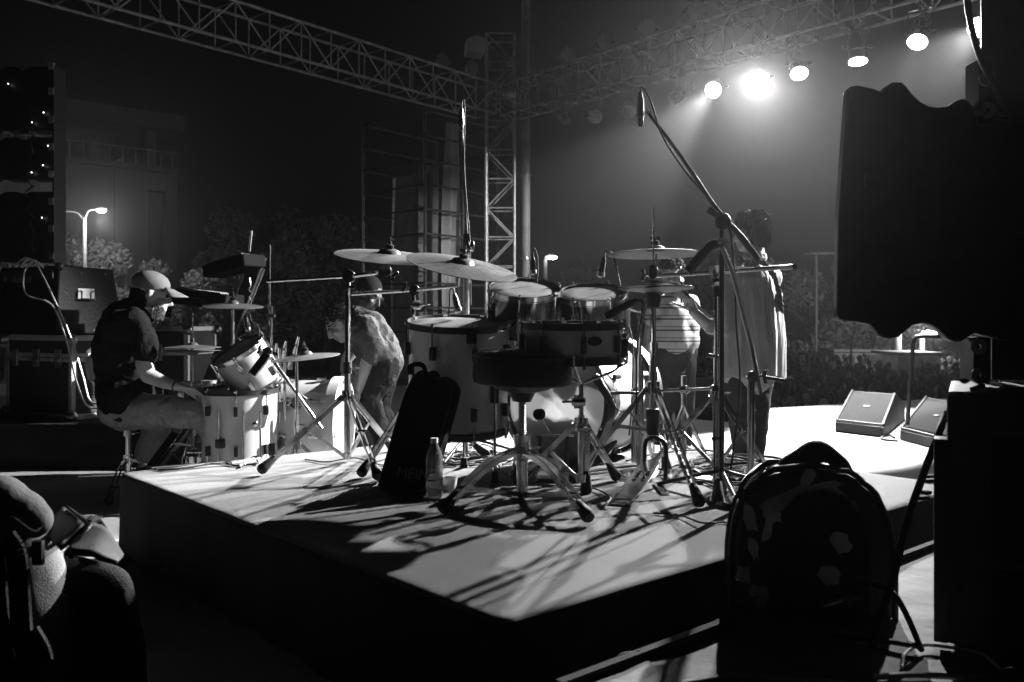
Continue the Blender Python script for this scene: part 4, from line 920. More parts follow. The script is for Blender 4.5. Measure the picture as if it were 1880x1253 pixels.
mic('fat black microphone aimed at the bass drum skin edge', P(1092, 690, 3.75), P(1122, 738, 3.75), .016, .02, [P(1140, 755, 3.76), P(1160, 760, 3.8), P(1180, 800, 3.85)], grille=blackm)
t = thing('short_microphone_stand', 'low black arm holding the bass drum microphone', 'microphone stand', G(1150, 865)); tube_part(t, 'arm', [P(1118, 722, 3.76), P(1150, 721, 3.8), P(1172, 722, 3.85)], .008, blackm); tube_part(t, 'mast', [P(1172, 722, 3.85), V((P(1172, 0, 3.85).x, 3.85, .0))], .008, chrome)
# leaning bag, bottle, cup
bb = [G(702, 897), G(792, 905)]; t = thing('cymbal_bag', 'black padded bag leaning on the white floor tom with a pale logo', 'bag', (bb[0]+bb[1])/2)
z = V((.10, .42, 1)).normalized(); xax = (bb[1]-bb[0]).normalized(); nz = xax.cross(z).normalized(); nz = nz if nz.y < 0 else -nz; y_ = nz.cross(xax)
s_ = F/3.5; Mb = Matrix((xax, y_, nz)).transposed().to_4x4(); Mb.translation = V((P(702, 0, 3.46).x, 3.48, .0))
out = [(0.0, .0), (.035, -.004), (.20, -.004), (.222, .0), (.235, .1), (.262, .37), (.262, .42), (.235, .452), (.20, .462), (.165, .455), (.15, .49), (.11, .475), (.085, .488), (.055, .462), (.035, .40), (.02, .25)]
MB().prism(out, Mb, .055).build('body', fabric_bk, t, bev=.012)
MB().tube([Mb @ V((x, y, .058)) for x, y in [(o_[0]*.92+.011, o_[1]*.96+.006) for o_ in out]+[(out[0][0]*.92+.011, .006)]], .0035, 6).build('zip', blackm, t)
MB().tube(spline([Mb @ V(p) for p in ((.05, .46, .06), (.05, .485, .075), (.08, .497, .08), (.11, .49, .075), (.12, .46, .06))], 5), .010, 8).build('strap', fabric_bk, t)
text('logo', 'MEINL', .062, Mb @ Matrix.Translation((.165, .062, .0565)), ink_wh, t)
bt = G(797, 914); t = thing('water_bottle', 'half-full clear plastic water bottle standing beside the black bag', 'bottle', bt)
k_ = [(.0, .0), (.028, 0), (.033, .008)]
for i in range(6): k_ += [(.0335, .016+.02*i), (.0315, .022+.02*i), (.0335, .028+.02*i)]
k_ += [(.033, .145), (.031, .16), (.022, .185), (.0135, .2), (.0125, .205), (.0125, .212)]
MB().lathe(k_+[(max(r_-.0008, .0001), z) for r_, z in k_[::-1] if r_ > 0]+[(.0, .0012)], Matrix.Translation(bt), 40).build('body', plastic, t)
MB().lathe([(0, .003), (.030, .003)]+[(r_-.0012, z) for r_, z in k_ if .01 < z < .095]+[(.031, .095), (0, .095)], Matrix.Translation(bt), 40).build('water', water, t)
MB().lathe([(0, .205), (.0148, .205), (.0152, .22), (.0142, .223), (0, .223)], Matrix.Translation(bt), 24).build('cap', white_pl, t)
gp = G(826, 903); tag(MB().lathe([(0, 0), (.022, 0), (.030, .055), (.0285, .055), (.021, .003), (0, .003)], Matrix.Translation(gp), 28).build('cup', tarp), 'small pale translucent cup on the carpet behind the bottle', 'cup')
# cables on the riser
def floor_cable(label, pts, r=.004, m=rubber, z=.0, grp='cables lying on the drum riser'):
    q_ = [G(x, y, z)+V((0, 0, r+.001+random.uniform(0, .006))) for x, y in pts]
    q_ = [V((p.x, p.y, z+r+.002+.004*((i % 3)))) for i, p in enumerate(q_)]
    return tag(MB().tube(spline(q_, 8), r, 7).build('cable', m), label, 'cable', grp)
rc = random.Random(5)
for k in range(16):
    cx_, cy_, rx, ry = rc.uniform(1300, 1390), rc.uniform(858, 880), rc.uniform(30, 110), rc.uniform(6, 20); a0 = rc.uniform(0, 6); n_ = rc.randint(9, 20)
    floor_cable('black cable coiled in the tangle by the round-base stand, about '+('its left edge', 'its middle', 'its right edge')[0 if cx_ < 1330 else 1 if cx_ < 1362 else 2], [(cx_+rx*math.cos(a0+i*.75)+rc.uniform(-8, 8), cy_+ry*math.sin(a0+i*.75)+rc.uniform(-2, 2)) for i in range(n_)], rc.choice((.0035, .0045, .0055)), grp='tangled cables at the right rear of the riser')
for k in range(9):
    cx_, cy_, rx, ry = rc.uniform(820, 910), rc.uniform(828, 850), rc.uniform(25, 75), rc.uniform(5, 13); a0 = rc.uniform(0, 6)
    floor_cable('dark cable looped under the white floor tom', [(cx_+rx*math.cos(a0+i*.8)+rc.uniform(-8, 8), cy_+ry*math.sin(a0+i*.8)) for i in range(rc.randint(7, 14))], rc.choice((.0035, .0045)), grp='cables behind the bottle')
for k in range(5):
    floor_cable('pair of dark cables lying along the rear riser edge', [(275+k*4, 862+k), (330, 859+k*1.5), (380+k*9, 858-k), (430, 853+k*1.2), (465+k*2, 843+k*3), (476-k*3, 849), (440, 857+k)], .0045, alu if k % 2 else rubber, grp='cables near the left riser corner')
for pts, lb in (([(1040, 880), (1100, 868), (1180, 862), (1260, 878), (1330, 905)], 'thin cable running between the hi-hat and the bass drum'), ([(690, 850), (730, 842), (790, 835), (860, 846)], 'cable running behind the leaning bag'),
                ([(1150, 848), (1200, 838), (1290, 832), (1370, 846), (1440, 862)], 'cable crossing the rear of the riser by the guitarist')):
    floor_cable(lb, pts, .0045, grp=None)
for pts, lb in (([(905, 800), (912, 850), (935, 880), (1000, 893), (1080, 899), (1120, 920), (1105, 935)], 'thin dark cable winding past the stool\'s right foot'), ([(560, 846), (600, 852), (650, 846), (700, 856), (735, 850)], 'thin cable lying between the two boom stands'),
                ([(1200, 945), (1250, 952), (1290, 968), (1330, 962), (1348, 975)], 'short cable end in front of the hi-hat stand')):
    floor_cable(lb, pts, .0032, grp=None)
# loose reflective cymbal and sheets on the riser behind the hi-hat
t_, _ = cymbal('resting_cymbal', 'shiny cymbal lying flat on the carpet behind the hi-hat pedal', G(1275, 880)+V((0, 0, .012)), (.05, -.1, 1), .12, chrome, None, mount=False, hh=.03)
t_, _ = cymbal('resting_cymbal', 'second shiny cymbal lying flat beside the hi-hat pedal', G(1165, 880)+V((0, 0, .012)), (-.1, -.1, 1), .09, chrome, None, mount=False, hh=.03)

# ------------------------------------------------------------------ far-left kit (on the stage floor, behind the riser)
lk = 'drums of the left kit'
c = P(441, 716, 5.12); drum('floor_tom', 'pale floor tom of the left kit that the seated drummer\'s hand rests on', 'drum', V((c.x, c.y, c.z-.42)), (.0, -.02, 1), .208, .42, shell_gr if False else shell_wh, head_wh, blackm, blackm, 8, group=lk, roll=.2)
t = thing('floor_tom_leg', 'leg', 'x') if False else None
lt = [o for o in col.objects if o.get('label', '').startswith('pale floor tom')][0]
for px in (401, 447, 478): p = P(px, 755, 5.12-.22); tube_part(lt, 'floor_leg', [p, V((p.x, p.y, ZS+.02))], .006)
MB().ball(P(468, 779, 4.90), .016).build('bracket', chrome, lt); MB().box(P(404, 815, 4.9), (.05, .03, .05), bev=.01).build('bracket', blackm, lt); MB().box(P(500, 825, 4.95), (.04, .03, .07), bev=.01).build('bracket', blackm, lt)
kc2 = P(515, 775, 5.45); ka2 = V((1, -.06, 0)).normalized()
drum('bass_drum', 'brightly lit bass drum of the left kit lying towards the right', 'drum', P(512, 775, 5.45), ka2, .255, .38, shell_wh, head_wh, shell_wh, chrome, 8, hoop_w=.024, group=lk, hoop_h=.05, wood_hoop=True, roll=.2)
a_ = V((-.42, -.34, .84)).normalized(); rc_ = P(437, 645, 5.15)
sm, _ = drum('rack_tom', 'small drum of the left kit tilted steeply towards the drummer', 'drum', rc_-a_*.24, a_, .155, .24, shell_gr, head_wh, chrome, chrome, 6, group=lk, roll=.5)
t = thing('tom_stand', 'slanting chrome arm and post carrying the small tilted drum', 'drum stand', G(545, 862, ZS))
tube_part(t, 'arm', [P(497, 657, 5.05), P(590, 788, 5.0)], .011); clamp_part(t, P(492, 645, 5.02), (0, 1, 0), .024, (-1, -.2, .2)); MB().bar(P(462, 690, 4.97), P(492, 650, 5.0), .05, .03, (0, 1, 0)).build('bracket', chrome, t, bev=.006)
tube_part(t, 'post', [P(545, 752, 5.1), V((P(546, 0, 5.1).x, 5.1, ZS))], .014); clamp_part(t, P(547, 738, 5.04), (0, 1, 0), .03, (-1, -.1, 0)); MB().box(P(548, 738, 5.05), (.06, .03, .09), Matrix.Rotation(.6, 4, 'Y'), .008).build('clamp_block', blackm, t)
def lstand(label, px, d, ytop, legs=True, rods=()):
    x = (px-CX)/F*d; t = thing('cymbal_stand', label, 'cymbal stand', (x, d, ZS)); b = V((x, d, ZS)); top = P(px, ytop, d)
    tube_part(t, 'lower_tube', [b+V((0, 0, .02)), b.lerp(top, .55)], .014); tube_part(t, 'upper_tube', [b.lerp(top, .53), top], .009)
    clamp_part(t, b.lerp(top, .55), (0, 0, 1), .018, (1, -.2, 0))
    tripod(t, (x, d, ZS), 0, ZS+.32, ZS+.07, [(x+.3*math.cos(a), d+.3*math.sin(a)) for a in (.6, 2.7, 4.8)])
    return t
lstand('chrome stand under the upper left-kit cymbal', 427, 5.45, 568); cymbal('crash_cymbal', 'upper cymbal of the left kit above the small tilted drum', P(428, 563, 5.40), (.03, -.10, 1), .178, bronze)
ht = lstand('chrome hi-hat stand of the left kit in front of the rear flight case', 353, 5.55, 640); tube_part(ht, 'pull_rod', [P(353, 640, 5.55), P(354, 575, 5.55)], .004); tube_part(ht, 'clutch', [P(353, 622, 5.55), P(354, 632, 5.55)], .012)
for sgn, lb, y in ((1, 'upper hi-hat cymbal of the left kit', 638), (-1, 'lower hi-hat cymbal of the left kit', 644)): cymbal('hi_hat_cymbal', lb, P(354, y, 5.55), (.0, -.015, sgn), .168, bronze, 'hi-hat pair of the left kit', mount=False, hh=.032)
lstand('chrome stand under the ride cymbal of the left kit', 545, 4.95, 662); cymbal('ride_cymbal', 'ride cymbal of the left kit tilted towards the right end', P(561, 657, 4.95), (-.10, -.06, 1), .19, bronze)
t = lstand('tall straight chrome post of the left kit crossing the keyboards', 498, 5.3, 562); tube_part(t, 'rod', [P(494, 598, 5.3), P(495, 450, 5.3)], .007); MB().box(P(497, 580, 5.3), (.05, .03, .02)).build('clamp', blackm, t)
for px, y0, y1, lb in ((513, 640, 835, 'thin post between the two left-kit drums'), (523, 645, 830, 'second thin post beside the lit bass drum')):
    tag(MB().cyl(P(px, y0, 5.2), V((P(px, 0, 5.2).x, 5.2, ZS)), .009).build('post', chrome), lb, 'post')
t = thing('percussion_rack', 'cluster of small chrome fittings between the tilted drum and the ride cymbal', 'rack', P(525, 700, 5.4))
for px, py, r_ in ((505, 640, .018), (520, 652, .022), (522, 636, .014), (541, 645, .016), (513, 662, .02), (545, 628, .012), (531, 672, .02)): MB().cyl(P(px, py+4, 5.3), P(px+3, py-10, 5.28), r_, r_*.6).build('fitting', chrome, t)
tube_part(t, 'bar', [P(498, 652, 5.3), P(548, 662, 5.3)], .009)
mic('small bright microphone clipped over the tilted left-kit drum', P(456, 610, 5.12), P(451, 584, 5.12), .015, .015, [P(452, 576, 5.12), P(458, 578, 5.12), P(462, 590, 5.12), P(474, 600, 5.12), P(476, 618, 5.1)], m=chrome)
t = thing('snare_drum', 'low snare drum of the left kit behind the drummer\'s hand', 'drum', P(350, 700, 5.6), lk)
c = P(355, 712, 5.6); MB().lathe([(0, 0), (.18, 0), (.18, .12), (0, .12)], Matrix.Translation(c-V((0, 0, .10))), 40).build('shell', shell_dk, t); MB().lathe([(.178, 0), (.19, 0), (.19, .02), (.178, .02)], Matrix.Translation(c+V((0, 0, .012))), 40, True).build('hoop', chrome, t); MB().lathe([(0, .024), (.05, .024), (.05, .05), (0, .05)], Matrix.Translation(c+V((.12, -.05, .0))), 24).build('damper', alu, t)
# pedal gear beneath the drummer
t = thing('drum_pedal', 'chrome double pedal of the left kit in shadow beside the floor tom', 'pedal', G(355, 850, ZS)+V((0, 0, 0)))
for px, dx in ((352, 0), (366, .02)):
    p = P(px, 780, 5.3); MB().box(V((p.x, p.y, (p.z+ZS)/2)), (.025, .03, p.z-ZS), bev=.004).build('post', chrome, t); MB().lathe([(0, -.02), (.03, -.02), (.03, .02), (0, .02)], Matrix.Translation(P(px, 830, 5.25)) @ Matrix.Rotation(PI/2, 4, 'Y'), 16).build('wheel', chrome, t)
MB().bar(P(276, 858, 5.0), P(340, 772, 5.1), .045, .015, (0, -1, .3)).build('strut', chrome, t); MB().bar(P(318, 815, 5.05), P(352, 818, 5.1), .02, .012).build('link', chrome, t)
# drummer's stool
tb = P(235, 910, 5.2); tb.z = ZS; t = thing('drum_stool', 'dark round stool under the seated drummer', 'stool', tb)
MB().lathe([(0, 0), (.15, 0), (.165, .012), (.165, .05), (.15, .062), (0, .064)], Matrix.Translation(P(238, 770, 5.2)) @ basis((.06, 0, 1)), 40).build('seat', blackv, t)
tube_part(t, 'tube', [tb+V((0, 0, .02)), P(236, 770, 5.2)], .017); clamp_part(t, P(235, 795, 5.18), (0, 0, 1), .026, (1, -.3, 0))
tripod(t, (tb.x, tb.y, ZS), 0, ZS+.20, ZS+.04, [(P(203, 0, 4.9).x, 4.9), (tb.x+.27, tb.y+.0), (tb.x-.1, tb.y+.3)], arch=.04)

# ------------------------------------------------------------------ people
def hand(t, wrist, palm_dir, spread_dir, fingers_dir, s=1.0, m=skin, curl=.4, par=None):
    """palm with five separate bent fingers"""
    w_, pd, sd = V(wrist), V(palm_dir).normalized(), V(spread_dir).normalized(); nn = pd.cross(sd).normalized(); fd = V(fingers_dir).normalized()
    mb = MB()
    for k in (-.5, 0, .5): mb.cap(w_+sd*.018*k*s, w_+pd*.085*s+sd*.062*k*s, .017*s, .0125*s, 8)
    for k, L in zip((-1.5, -.5, .5, 1.5), (.062, .074, .070, .056)):
        a = w_+pd*.088*s+sd*.020*k*s; d1 = (pd*.7+fd*.35+sd*.07*k).normalized(); b = a+d1*L*.5*s; d2 = (pd*(1-curl)+fd*curl*1.3+sd*.05*k).normalized(); c_ = b+d2*L*.32*s; d3 = (pd*(.6-curl)+fd*1.2).normalized()
        mb.chain([(a, .0095*s), (b, .0085*s), (c_, .0078*s), (c_+d3*L*.26*s, .0065*s)])
    a = w_+pd*.025*s-sd*.026*s; mb.chain([(a, .012*s), (a+(pd*.5-sd*.55+fd*.2)*.05*s, .0105*s), (a+(pd*.9-sd*.6+fd*.5)*.075*s, .0085*s)])
    return mb
def head_mesh(c, face, up, s=1.0):
    """c: centre of the skull"""
    f = V(face).normalized(); u = V(up).normalized(); sd = f.cross(u).normalized(); u = sd.cross(f)
    M = Matrix((sd, f, u)).transposed().to_4x4(); M.translation = V(c); q = lambda x, y, z: M @ (V((x, y, z))*s)
    mb = MB(); Rr = M.to_3x3().to_4x4()
    mb.ball(q(0, -.012, .022), (.077*s, .096*s, .094*s), Rr, 20, 14); mb.ball(q(0, .03, -.045), (.058*s, .062*s, .075*s), Rr, 16, 12)
    mb.ball(q(0, .066, -.095), (.026*s, .022*s, .020*s), Rr); mb.chain([(q(0, .088, .012), .010*s), (q(0, .112, -.030), .014*s)]); mb.ball(q(0, .096, -.036), (.021*s, .014*s, .010*s), Rr)
    mb.ball(q(0, .086, -.062), (.026*s, .012*s, .007*s), Rr); mb.ball(q(0, .084, -.074), (.022*s, .012*s, .008*s), Rr)
    mb.cap(q(-.04, .08, .026), q(.04, .08, .026), .010*s, .010*s, 8)
    for k in (-1, 1):
        mb.ball(q(k*.045, .06, -.028), (.024*s, .026*s, .02*s), Rr); mb.ball(q(k*.082, -.004, -.010), (.010*s, .020*s, .032*s), Rr, 10, 8); mb.cap(q(k*.055, .0, -.07), q(k*.03, .055, -.09), .018*s, .015*s, 8)
    return mb, q, Rr
def eyes(t, q, Rr, s, par):
    mb = MB()
    for k in (-1, 1): mb.ball(q(k*.031, .083, .008), .010*s, None, 10, 8)
    mb.build('eye', dark_glass, par)
def tuft(mb, q, region, n, seed, L=.03, r=.0035):
    rr_ = random.Random(seed)
    for _ in range(n):
        p, d = region(rr_); mb.tube([q(*p), q(*(V(p)+V(d)*.5*L/.03*.03+V((0, 0, .002)))), q(*(V(p)+V(d)*L))], [r, r*.8, r*.25], 4)
# --- seated drummer
D = 5.2
def S(px, py, dd=0): return P(px, py, D+dd)
t = thing('person', 'bearded drummer in black t-shirt, cap and pale trousers, seated with one hand on a drum', 'person', S(240, 760))
face = V((.93, .34, -.22)); hm_, q, Rr = head_mesh(S(277, 541, .02), face, (.05, 0, 1), 1.08)
hm_.chain([(S(250, 566, .02), .062), (S(268, 548, .02), .058)])
hd = None
# arms, hands and neck form the body with the head
bd = hm_
bd.chain([(S(262, 640, -.2), .05), (S(264, 668, -.22), .046), (S(272, 690, -.22), .044), (S(300, 702, -.23), .036), (S(326, 711, -.24), .024)])
hb_ = hand(None, S(328, 711, -.24), S(372, 722, -.22)-S(328, 711, -.24), (.0, -.75, .35), (.25, .0, -1), 1.1)
bd.v, n0 = bd.v, len(bd.v); bd.f += [tuple(i+n0 for i in f) for f in hb_.f]; bd.v += hb_.v
bd.chain([(S(192, 640, .22), .048), (S(169, 668, .24), .043), (S(172, 690, .24), .038), (S(225, 705, .3), .03)])
bd.chain([(S(252, 568, .02), .05), (S(246, 600, -.10), .05), (S(262, 640, -.2), .045)]); bd.chain([(S(246, 590, .02), .05), (S(218, 600, .12), .05), (S(192, 640, .22), .045)]); bd.chain([(S(246, 590), .05), (S(235, 690), .06), (S(236, 752, .05), .05), (S(290, 768, .06), .04), (S(268, 832, .02), .035), (S(262, 860, .02), .035)])
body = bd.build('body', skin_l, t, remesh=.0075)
eyes(t, q, Rr, 1.08, t)
sh = MB(); sh.chain([(S(232, 735), .165), (S(228, 690), .16), (S(226, 640), .165), (S(232, 600), .155), (S(245, 578), .11)])
sh.cap(S(222, 600, -.17), S(222, 600, .17), .10, .10); sh.cap(S(215, 640, -.1), S(215, 640, .1), .14, .14); sh.cap(S(225, 730, -.08), S(225, 730, .08), .135, .135)
sh.chain([(S(245, 592, -.17), .085), (S(262, 620, -.2), .074), (S(267, 650, -.21), .073)]); sh.chain([(S(215, 600, .2), .08), (S(200, 640, .23), .07)])
sh.build('t_shirt', cloth_dk, t, remesh=.012, disp=.035, dscale=.09)
tr = MB(); tr.chain([(S(230, 756, .0), .115), (S(262, 755, -.1), .105), (S(318, 757, -.14), .095), (S(372, 765, -.16), .078), (S(392, 800, -.14), .065), (S(398, 880, -.1), .06)])
tr.chain([(S(234, 756, .05), .11), (S(275, 757, .06), .10), (S(296, 766, .06), .080), (S(285, 800, .04), .075), (S(268, 832, .02), .07)]); tr.cap(S(215, 752, -.08), S(215, 752, .1), .105, .105)
tr.build('trousers', cloth_kh, t, remesh=.012, disp=.025, dscale=.08)
mb = MB(); mb.chain([(S(262, 866, .02), .045), (S(290, 872, -.02), .04)]); mb.chain([(S(398, 885, -.1), .045), (S(430, 888, -.14), .04)]); mb.build('shoe', blackm, t, remesh=.01)
cp = MB(); cp.ball(q(0, -.012, .055), (.093, .108, .078), Rr, 24, 16)
cap_ = cp.build('cap', cap_m, t)
bl = MB(); vs = []
for j in range(7):
    for i in range(9):
        a = (i/8-.5)*2.0; r0 = .088+.088*j/6*math.cos(a*.75); vs.append(q(math.sin(a)*r0*.95, math.cos(a)*r0+.012, .052-.024*(j/6)-.030*abs(math.sin(a))**2*(j/6)))
bl.add(vs, [(j*9+i, j*9+i+1, (j+1)*9+i+1, (j+1)*9+i) for j in range(6) for i in range(8)]); b_ = bl.build('cap_bill', cap_m, cap_); k = b_.modifiers.new('thick', 'SOLIDIFY'); k.thickness = .006; k.offset = 0
MB().ball(q(0, -.012, .137), .009).build('button', cloth_gr, cap_)
bm2 = MB()
def breg(r): a = r.uniform(-1.5, 1.5); z_ = r.uniform(-.11, -.045); return (math.sin(a)*.064, math.cos(a)*.07+.012, z_), (math.sin(a)*.4, math.cos(a)*.5, -.9)
bm2.ball(q(0, .04, -.082), (.060, .060, .052), Rr); tuft(bm2, q, breg, 260, 3, .022, .003); bm2.build('beard', beard, t)
hr = MB(); hr.ball(q(0, -.03, .0), (.082, .085, .075), Rr); 
def hreg(r): a = r.uniform(1.5, 4.7); return (math.sin(a)*.078, math.cos(a)*.09-.01, r.uniform(-.05, .02)), (math.sin(a)*.3, math.cos(a)*.3, -1)
tuft(hr, q, hreg, 220, 4, .024, .003); hr.build('hair', hair, t)
wr = MB(); wr.lathe([(.030, -.006), (.034, 0), (.030, .006)], Matrix.Translation(S(322, 709, -.24)) @ basis(S(328, 711, -.24)-S(300, 702, -.23)), 20, True); wr.build('wristband', blackm, t)
# --- guitarist
D2 = 5.76
def S(px, py, dd=0): return P(px, py, D2+dd)
t = thing('person', 'dark-haired guitarist in long loose pale shirt, seen from behind, holding out a guitar neck', 'person', V((S(1372, 0).x, D2, ZS)))
hm_, q, Rr = head_mesh(S(1376, 427), V((-.72, .69, -.12)), (0, 0, 1), 1.02)
hm_.chain([(S(1388, 478, .0), .066), (S(1382, 448, .0), .060)])
hm_.chain([(S(1388, 480), .05), (S(1362, 515), .045), (S(1342, 560, -.03), .04), (S(1318, 605, -.02), .045)])
hm_.chain([(S(1318, 605, -.02), .045), (S(1300, 598, -.1), .042), (S(1272, 572, -.16), .03)])
hb_ = hand(None, S(1276, 574, -.16), S(1262, 548, -.15)-S(1276, 574, -.16), (.6, -.6, .1), (-.6, .3, -.2), 1.05); n0 = len(hm_.v); hm_.f += [tuple(i+n0 for i in f) for f in hb_.f]; hm_.v += hb_.v
hm_.build('body', skin, t, remesh=.008); eyes(t, q, Rr, 1, t)
hr = MB(); hr.ball(q(0, -.024, .040), (.090, .102, .090), Rr, 20, 14); hr.ball(q(0, -.058, -.02), (.082, .062, .085), Rr); hr.ball(q(0, .04, .075), (.066, .050, .040), Rr)
def hreg(r):
    a = r.uniform(0, 2*PI); e = r.uniform(-1.1, 1.4)
    if math.cos(a) > .2 and e < .6: e = 1.0
    return (math.sin(a)*.087*math.cos(e), math.cos(a)*.098*math.cos(e)-.022, .035+.088*math.sin(e)), (math.sin(a)*.9, math.cos(a)*.9-.1, r.uniform(-.5, .5))
tuft(hr, q, hreg, 1600, 8, .034, .004)
def hreg2(r):
    a = r.uniform(1.9, 4.4); e = r.uniform(-1.2, .8); return (math.sin(a)*.080*math.cos(e), -.058+math.cos(a)*.060*math.cos(e), -.02+.082*math.sin(e)), (math.sin(a)*.5, math.cos(a)*.5, -.7)
tuft(hr, q, hreg2, 900, 18, .026, .0045); hr.build('hair', hair, t)
sh = MB(); sh.cap(S(1352, 512, -.04), S(1412, 510, .06), .085, .085); sh.chain([(S(1385, 488), .07), (S(1384, 520), .13), (S(1382, 580), .145), (S(1380, 640), .155), (S(1378, 680), .165)])
sh.cap(S(1352, 540), S(1412, 545), .09, .09); sh.cap(S(1345, 610), S(1412, 610), .10, .10); sh.cap(S(1345, 678), S(1410, 676), .10, .10); sh.cap(S(1350, 640, .06), S(1408, 640, .06), .11, .11)
sh.chain([(S(1350, 512, -.02), .082), (S(1338, 560, -.05), .074), (S(1326, 600, -.06), .068), (S(1305, 600, -.1), .055)])
o = sh.build('shirt', cloth_lt, t, remesh=.012, disp=.012, dscale=.11)
cb_ = MB(); cb_.lathe([(.07, -.02), (.078, 0), (.068, .03)], Matrix.Translation(S(1386, 473)) @ basis((.05, -.12, 1)), 24, True).build('collar', cloth_lt, t)
# hanging hem: loose pleated skirt of the shirt
vs = []; nu = 72
for j in range(14):
    z_ = .0+j/13; cpos = S(1383, 512).lerp(S(1380, 691), z_)
    for i in range(nu):
        a = 2*PI*i/nu; r_ = (.150+.055*min(1, z_*1.6)**.7)*(1+(.035+.05*z_)*math.sin(a*9+1.5*math.sin(a*2))+.03*math.sin(a*17)); vs.append(cpos+V((math.cos(a)*r_*1.0, math.sin(a)*r_*.72, .01*math.sin(a*5)*z_)))
MB().add(vs, [(j*nu+i, j*nu+(i+1) % nu, (j+1)*nu+(i+1) % nu, (j+1)*nu+i) for j in range(13) for i in range(nu)]).build('shirt_hem', cloth_lt, t)
tr = MB(); tr.chain([(S(1362, 690, -.02), .10), (S(1362, 770, -.02), .085), (S(1366, 862, -.02), .062)]); tr.chain([(S(1392, 690, .05), .10), (S(1388, 770, .08), .082), (S(1385, 856, .1), .062)])
tr.build('trousers', denim, t, remesh=.012, disp=.02, dscale=.08)
mb = MB(); mb.chain([(S(1364, 872, -.02), .045), (S(1352, 874, .1), .04)]); mb.chain([(S(1386, 868, .1), .045), (S(1376, 868, .22), .04)]); mb.build('shoe', blackm, t, remesh=.012)
# plaited strap with guitar
t = thing('guitar', 'dark electric guitar hung on a plaited strap, headstock pointing left', 'guitar', S(1330, 600, .3))
MB().bar(S(1340, 620, .26), S(1268, 556, -.12), .05, .022).build('neck', wood, t); MB().bar(S(1272, 560, -.1), S(1232, 522, -.22), .08, .018).build('headstock', blackm, t)
for k in range(3):
    p = S(1240+11*k, 530+9*k, -.21); MB().cyl(p+V((0, 0, .04)), p+V((.0, 0, .075)), .006).build('tuning_peg', chrome, t); MB().cyl(p-V((0, 0, .03)), p-V((.0, 0, .06)), .006).build('tuning_peg', chrome, t)
mb = MB(); mb.prism([(.22*math.cos(a)*(1+.12*math.cos(3*a)), .16*math.sin(a)*(1-.18*math.cos(2*a))) for a in [2*PI*k/36 for k in range(36)]], facing(S(1370, 650, .26), (-.2, 1, 0)) @ Matrix.Rotation(-.6, 4, 'Z'), .045); mb.build('body', blackm, t, bev=.008)
st_ = spline([S(1385, 478, -.09), S(1400, 482, -.14), S(1420, 505, -.13), S(1431, 540, -.10), S(1434, 580, -.04), S(1428, 625, .05)], 8)
for s in (0, PI*2/3, PI*4/3): MB().tube([p+V((.010*math.cos(i*.9+s), .004, .010*math.sin(i*1.8+s))) for i, p in enumerate(st_)], .0095, 7).build('strap_strand', cloth_dk if s else cloth_gr, t)
# --- man in striped shirt
D3 = 6.9
def S(px, py, dd=0): return P(px, py, D3+dd)
t = thing('person', 'curly-haired man in striped polo shirt standing by the cymbals, sticks in his lowered hand', 'person', V((S(1237, 0).x, D3, ZS)))
hm_, q, Rr = head_mesh(S(1233, 505), V((.45, -.85, -.25)), (0, 0, 1), 1.08); hm_.chain([(S(1238, 545), .06), (S(1235, 525), .055)])
hm_.chain([(S(1238, 545), .05), (S(1260, 562), .045), (S(1276, 590), .045)]); hm_.chain([(S(1238, 545), .05), (S(1212, 562), .045), (S(1196, 592), .044)])
hm_.chain([(S(1276, 590), .045), (S(1274, 620, -.03), .04), (S(1266, 655, -.06), .028)]); hb_ = hand(None, S(1266, 655, -.06), (-.1, 0, -1), (-.5, -.6, 0), (-.7, -.3, -.2), 1.0, curl=.8); n0 = len(hm_.v); hm_.f += [tuple(i+n0 for i in f) for f in hb_.f]; hm_.v += hb_.v
hm_.chain([(S(1196, 592), .044), (S(1190, 625), .04), (S(1184, 655, -.05), .028)]); hb_ = hand(None, S(1184, 655, -.05), (.05, -.1, -1), (.5, -.6, 0), (.6, -.4, -.2), 1.0, curl=.6); n0 = len(hm_.v); hm_.f += [tuple(i+n0 for i in f) for f in hb_.f]; hm_.v += hb_.v
hm_.build('body', skin, t, remesh=.009); eyes(t, q, Rr, 1.08, t)
hr = MB(); rr_ = random.Random(9)
hr.ball(q(0, -.015, .05), (.085, .095, .075), Rr)
for _ in range(150):
    a = rr_.uniform(0, 2*PI); e = rr_.uniform(.0, 1.5); hr.ball(q(math.sin(a)*.088*math.cos(e), math.cos(a)*.098*math.cos(e)-.012, .045+.082*math.sin(e)), rr_.uniform(.008, .017), None, 7, 5)
hr.build('hair', hair, t)
sh = MB(); sh.chain([(S(1238, 552), .08), (S(1238, 580), .145), (S(1238, 625), .15)]); sh.cap(S(1208, 558), S(1268, 558), .075, .075); sh.cap(S(1218, 600), S(1260, 600), .11, .11); sh.cap(S(1222, 625), S(1258, 625), .115, .115)
sh.chain([(S(1268, 560), .07), (S(1276, 588), .068)]); sh.chain([(S(1205, 560), .07), (S(1198, 588), .066)]); sh.build('polo_shirt', striped, t, remesh=.013, disp=.02, dscale=.1)
tr = MB(); tr.cap(S(1222, 648), S(1256, 648), .105, .105); tr.chain([(S(1220, 660), .095), (S(1218, 740), .08), (S(1214, 815), .06)]); tr.chain([(S(1256, 660), .095), (S(1258, 740), .08), (S(1256, 815), .06)]); tr.build('trousers', denim, t, remesh=.013, disp=.02, dscale=.1)
mb = MB(); mb.chain([(S(1214, 826), .045), (S(1210, 828, -.14), .04)]); mb.chain([(S(1256, 826), .045), (S(1262, 828, -.14), .04)]); mb.build('shoe', blackm, t, remesh=.014)
t = thing('drumsticks', 'thin pale sticks held in the striped man\'s lowered hand', 'drumsticks', S(1264, 668, -.1))
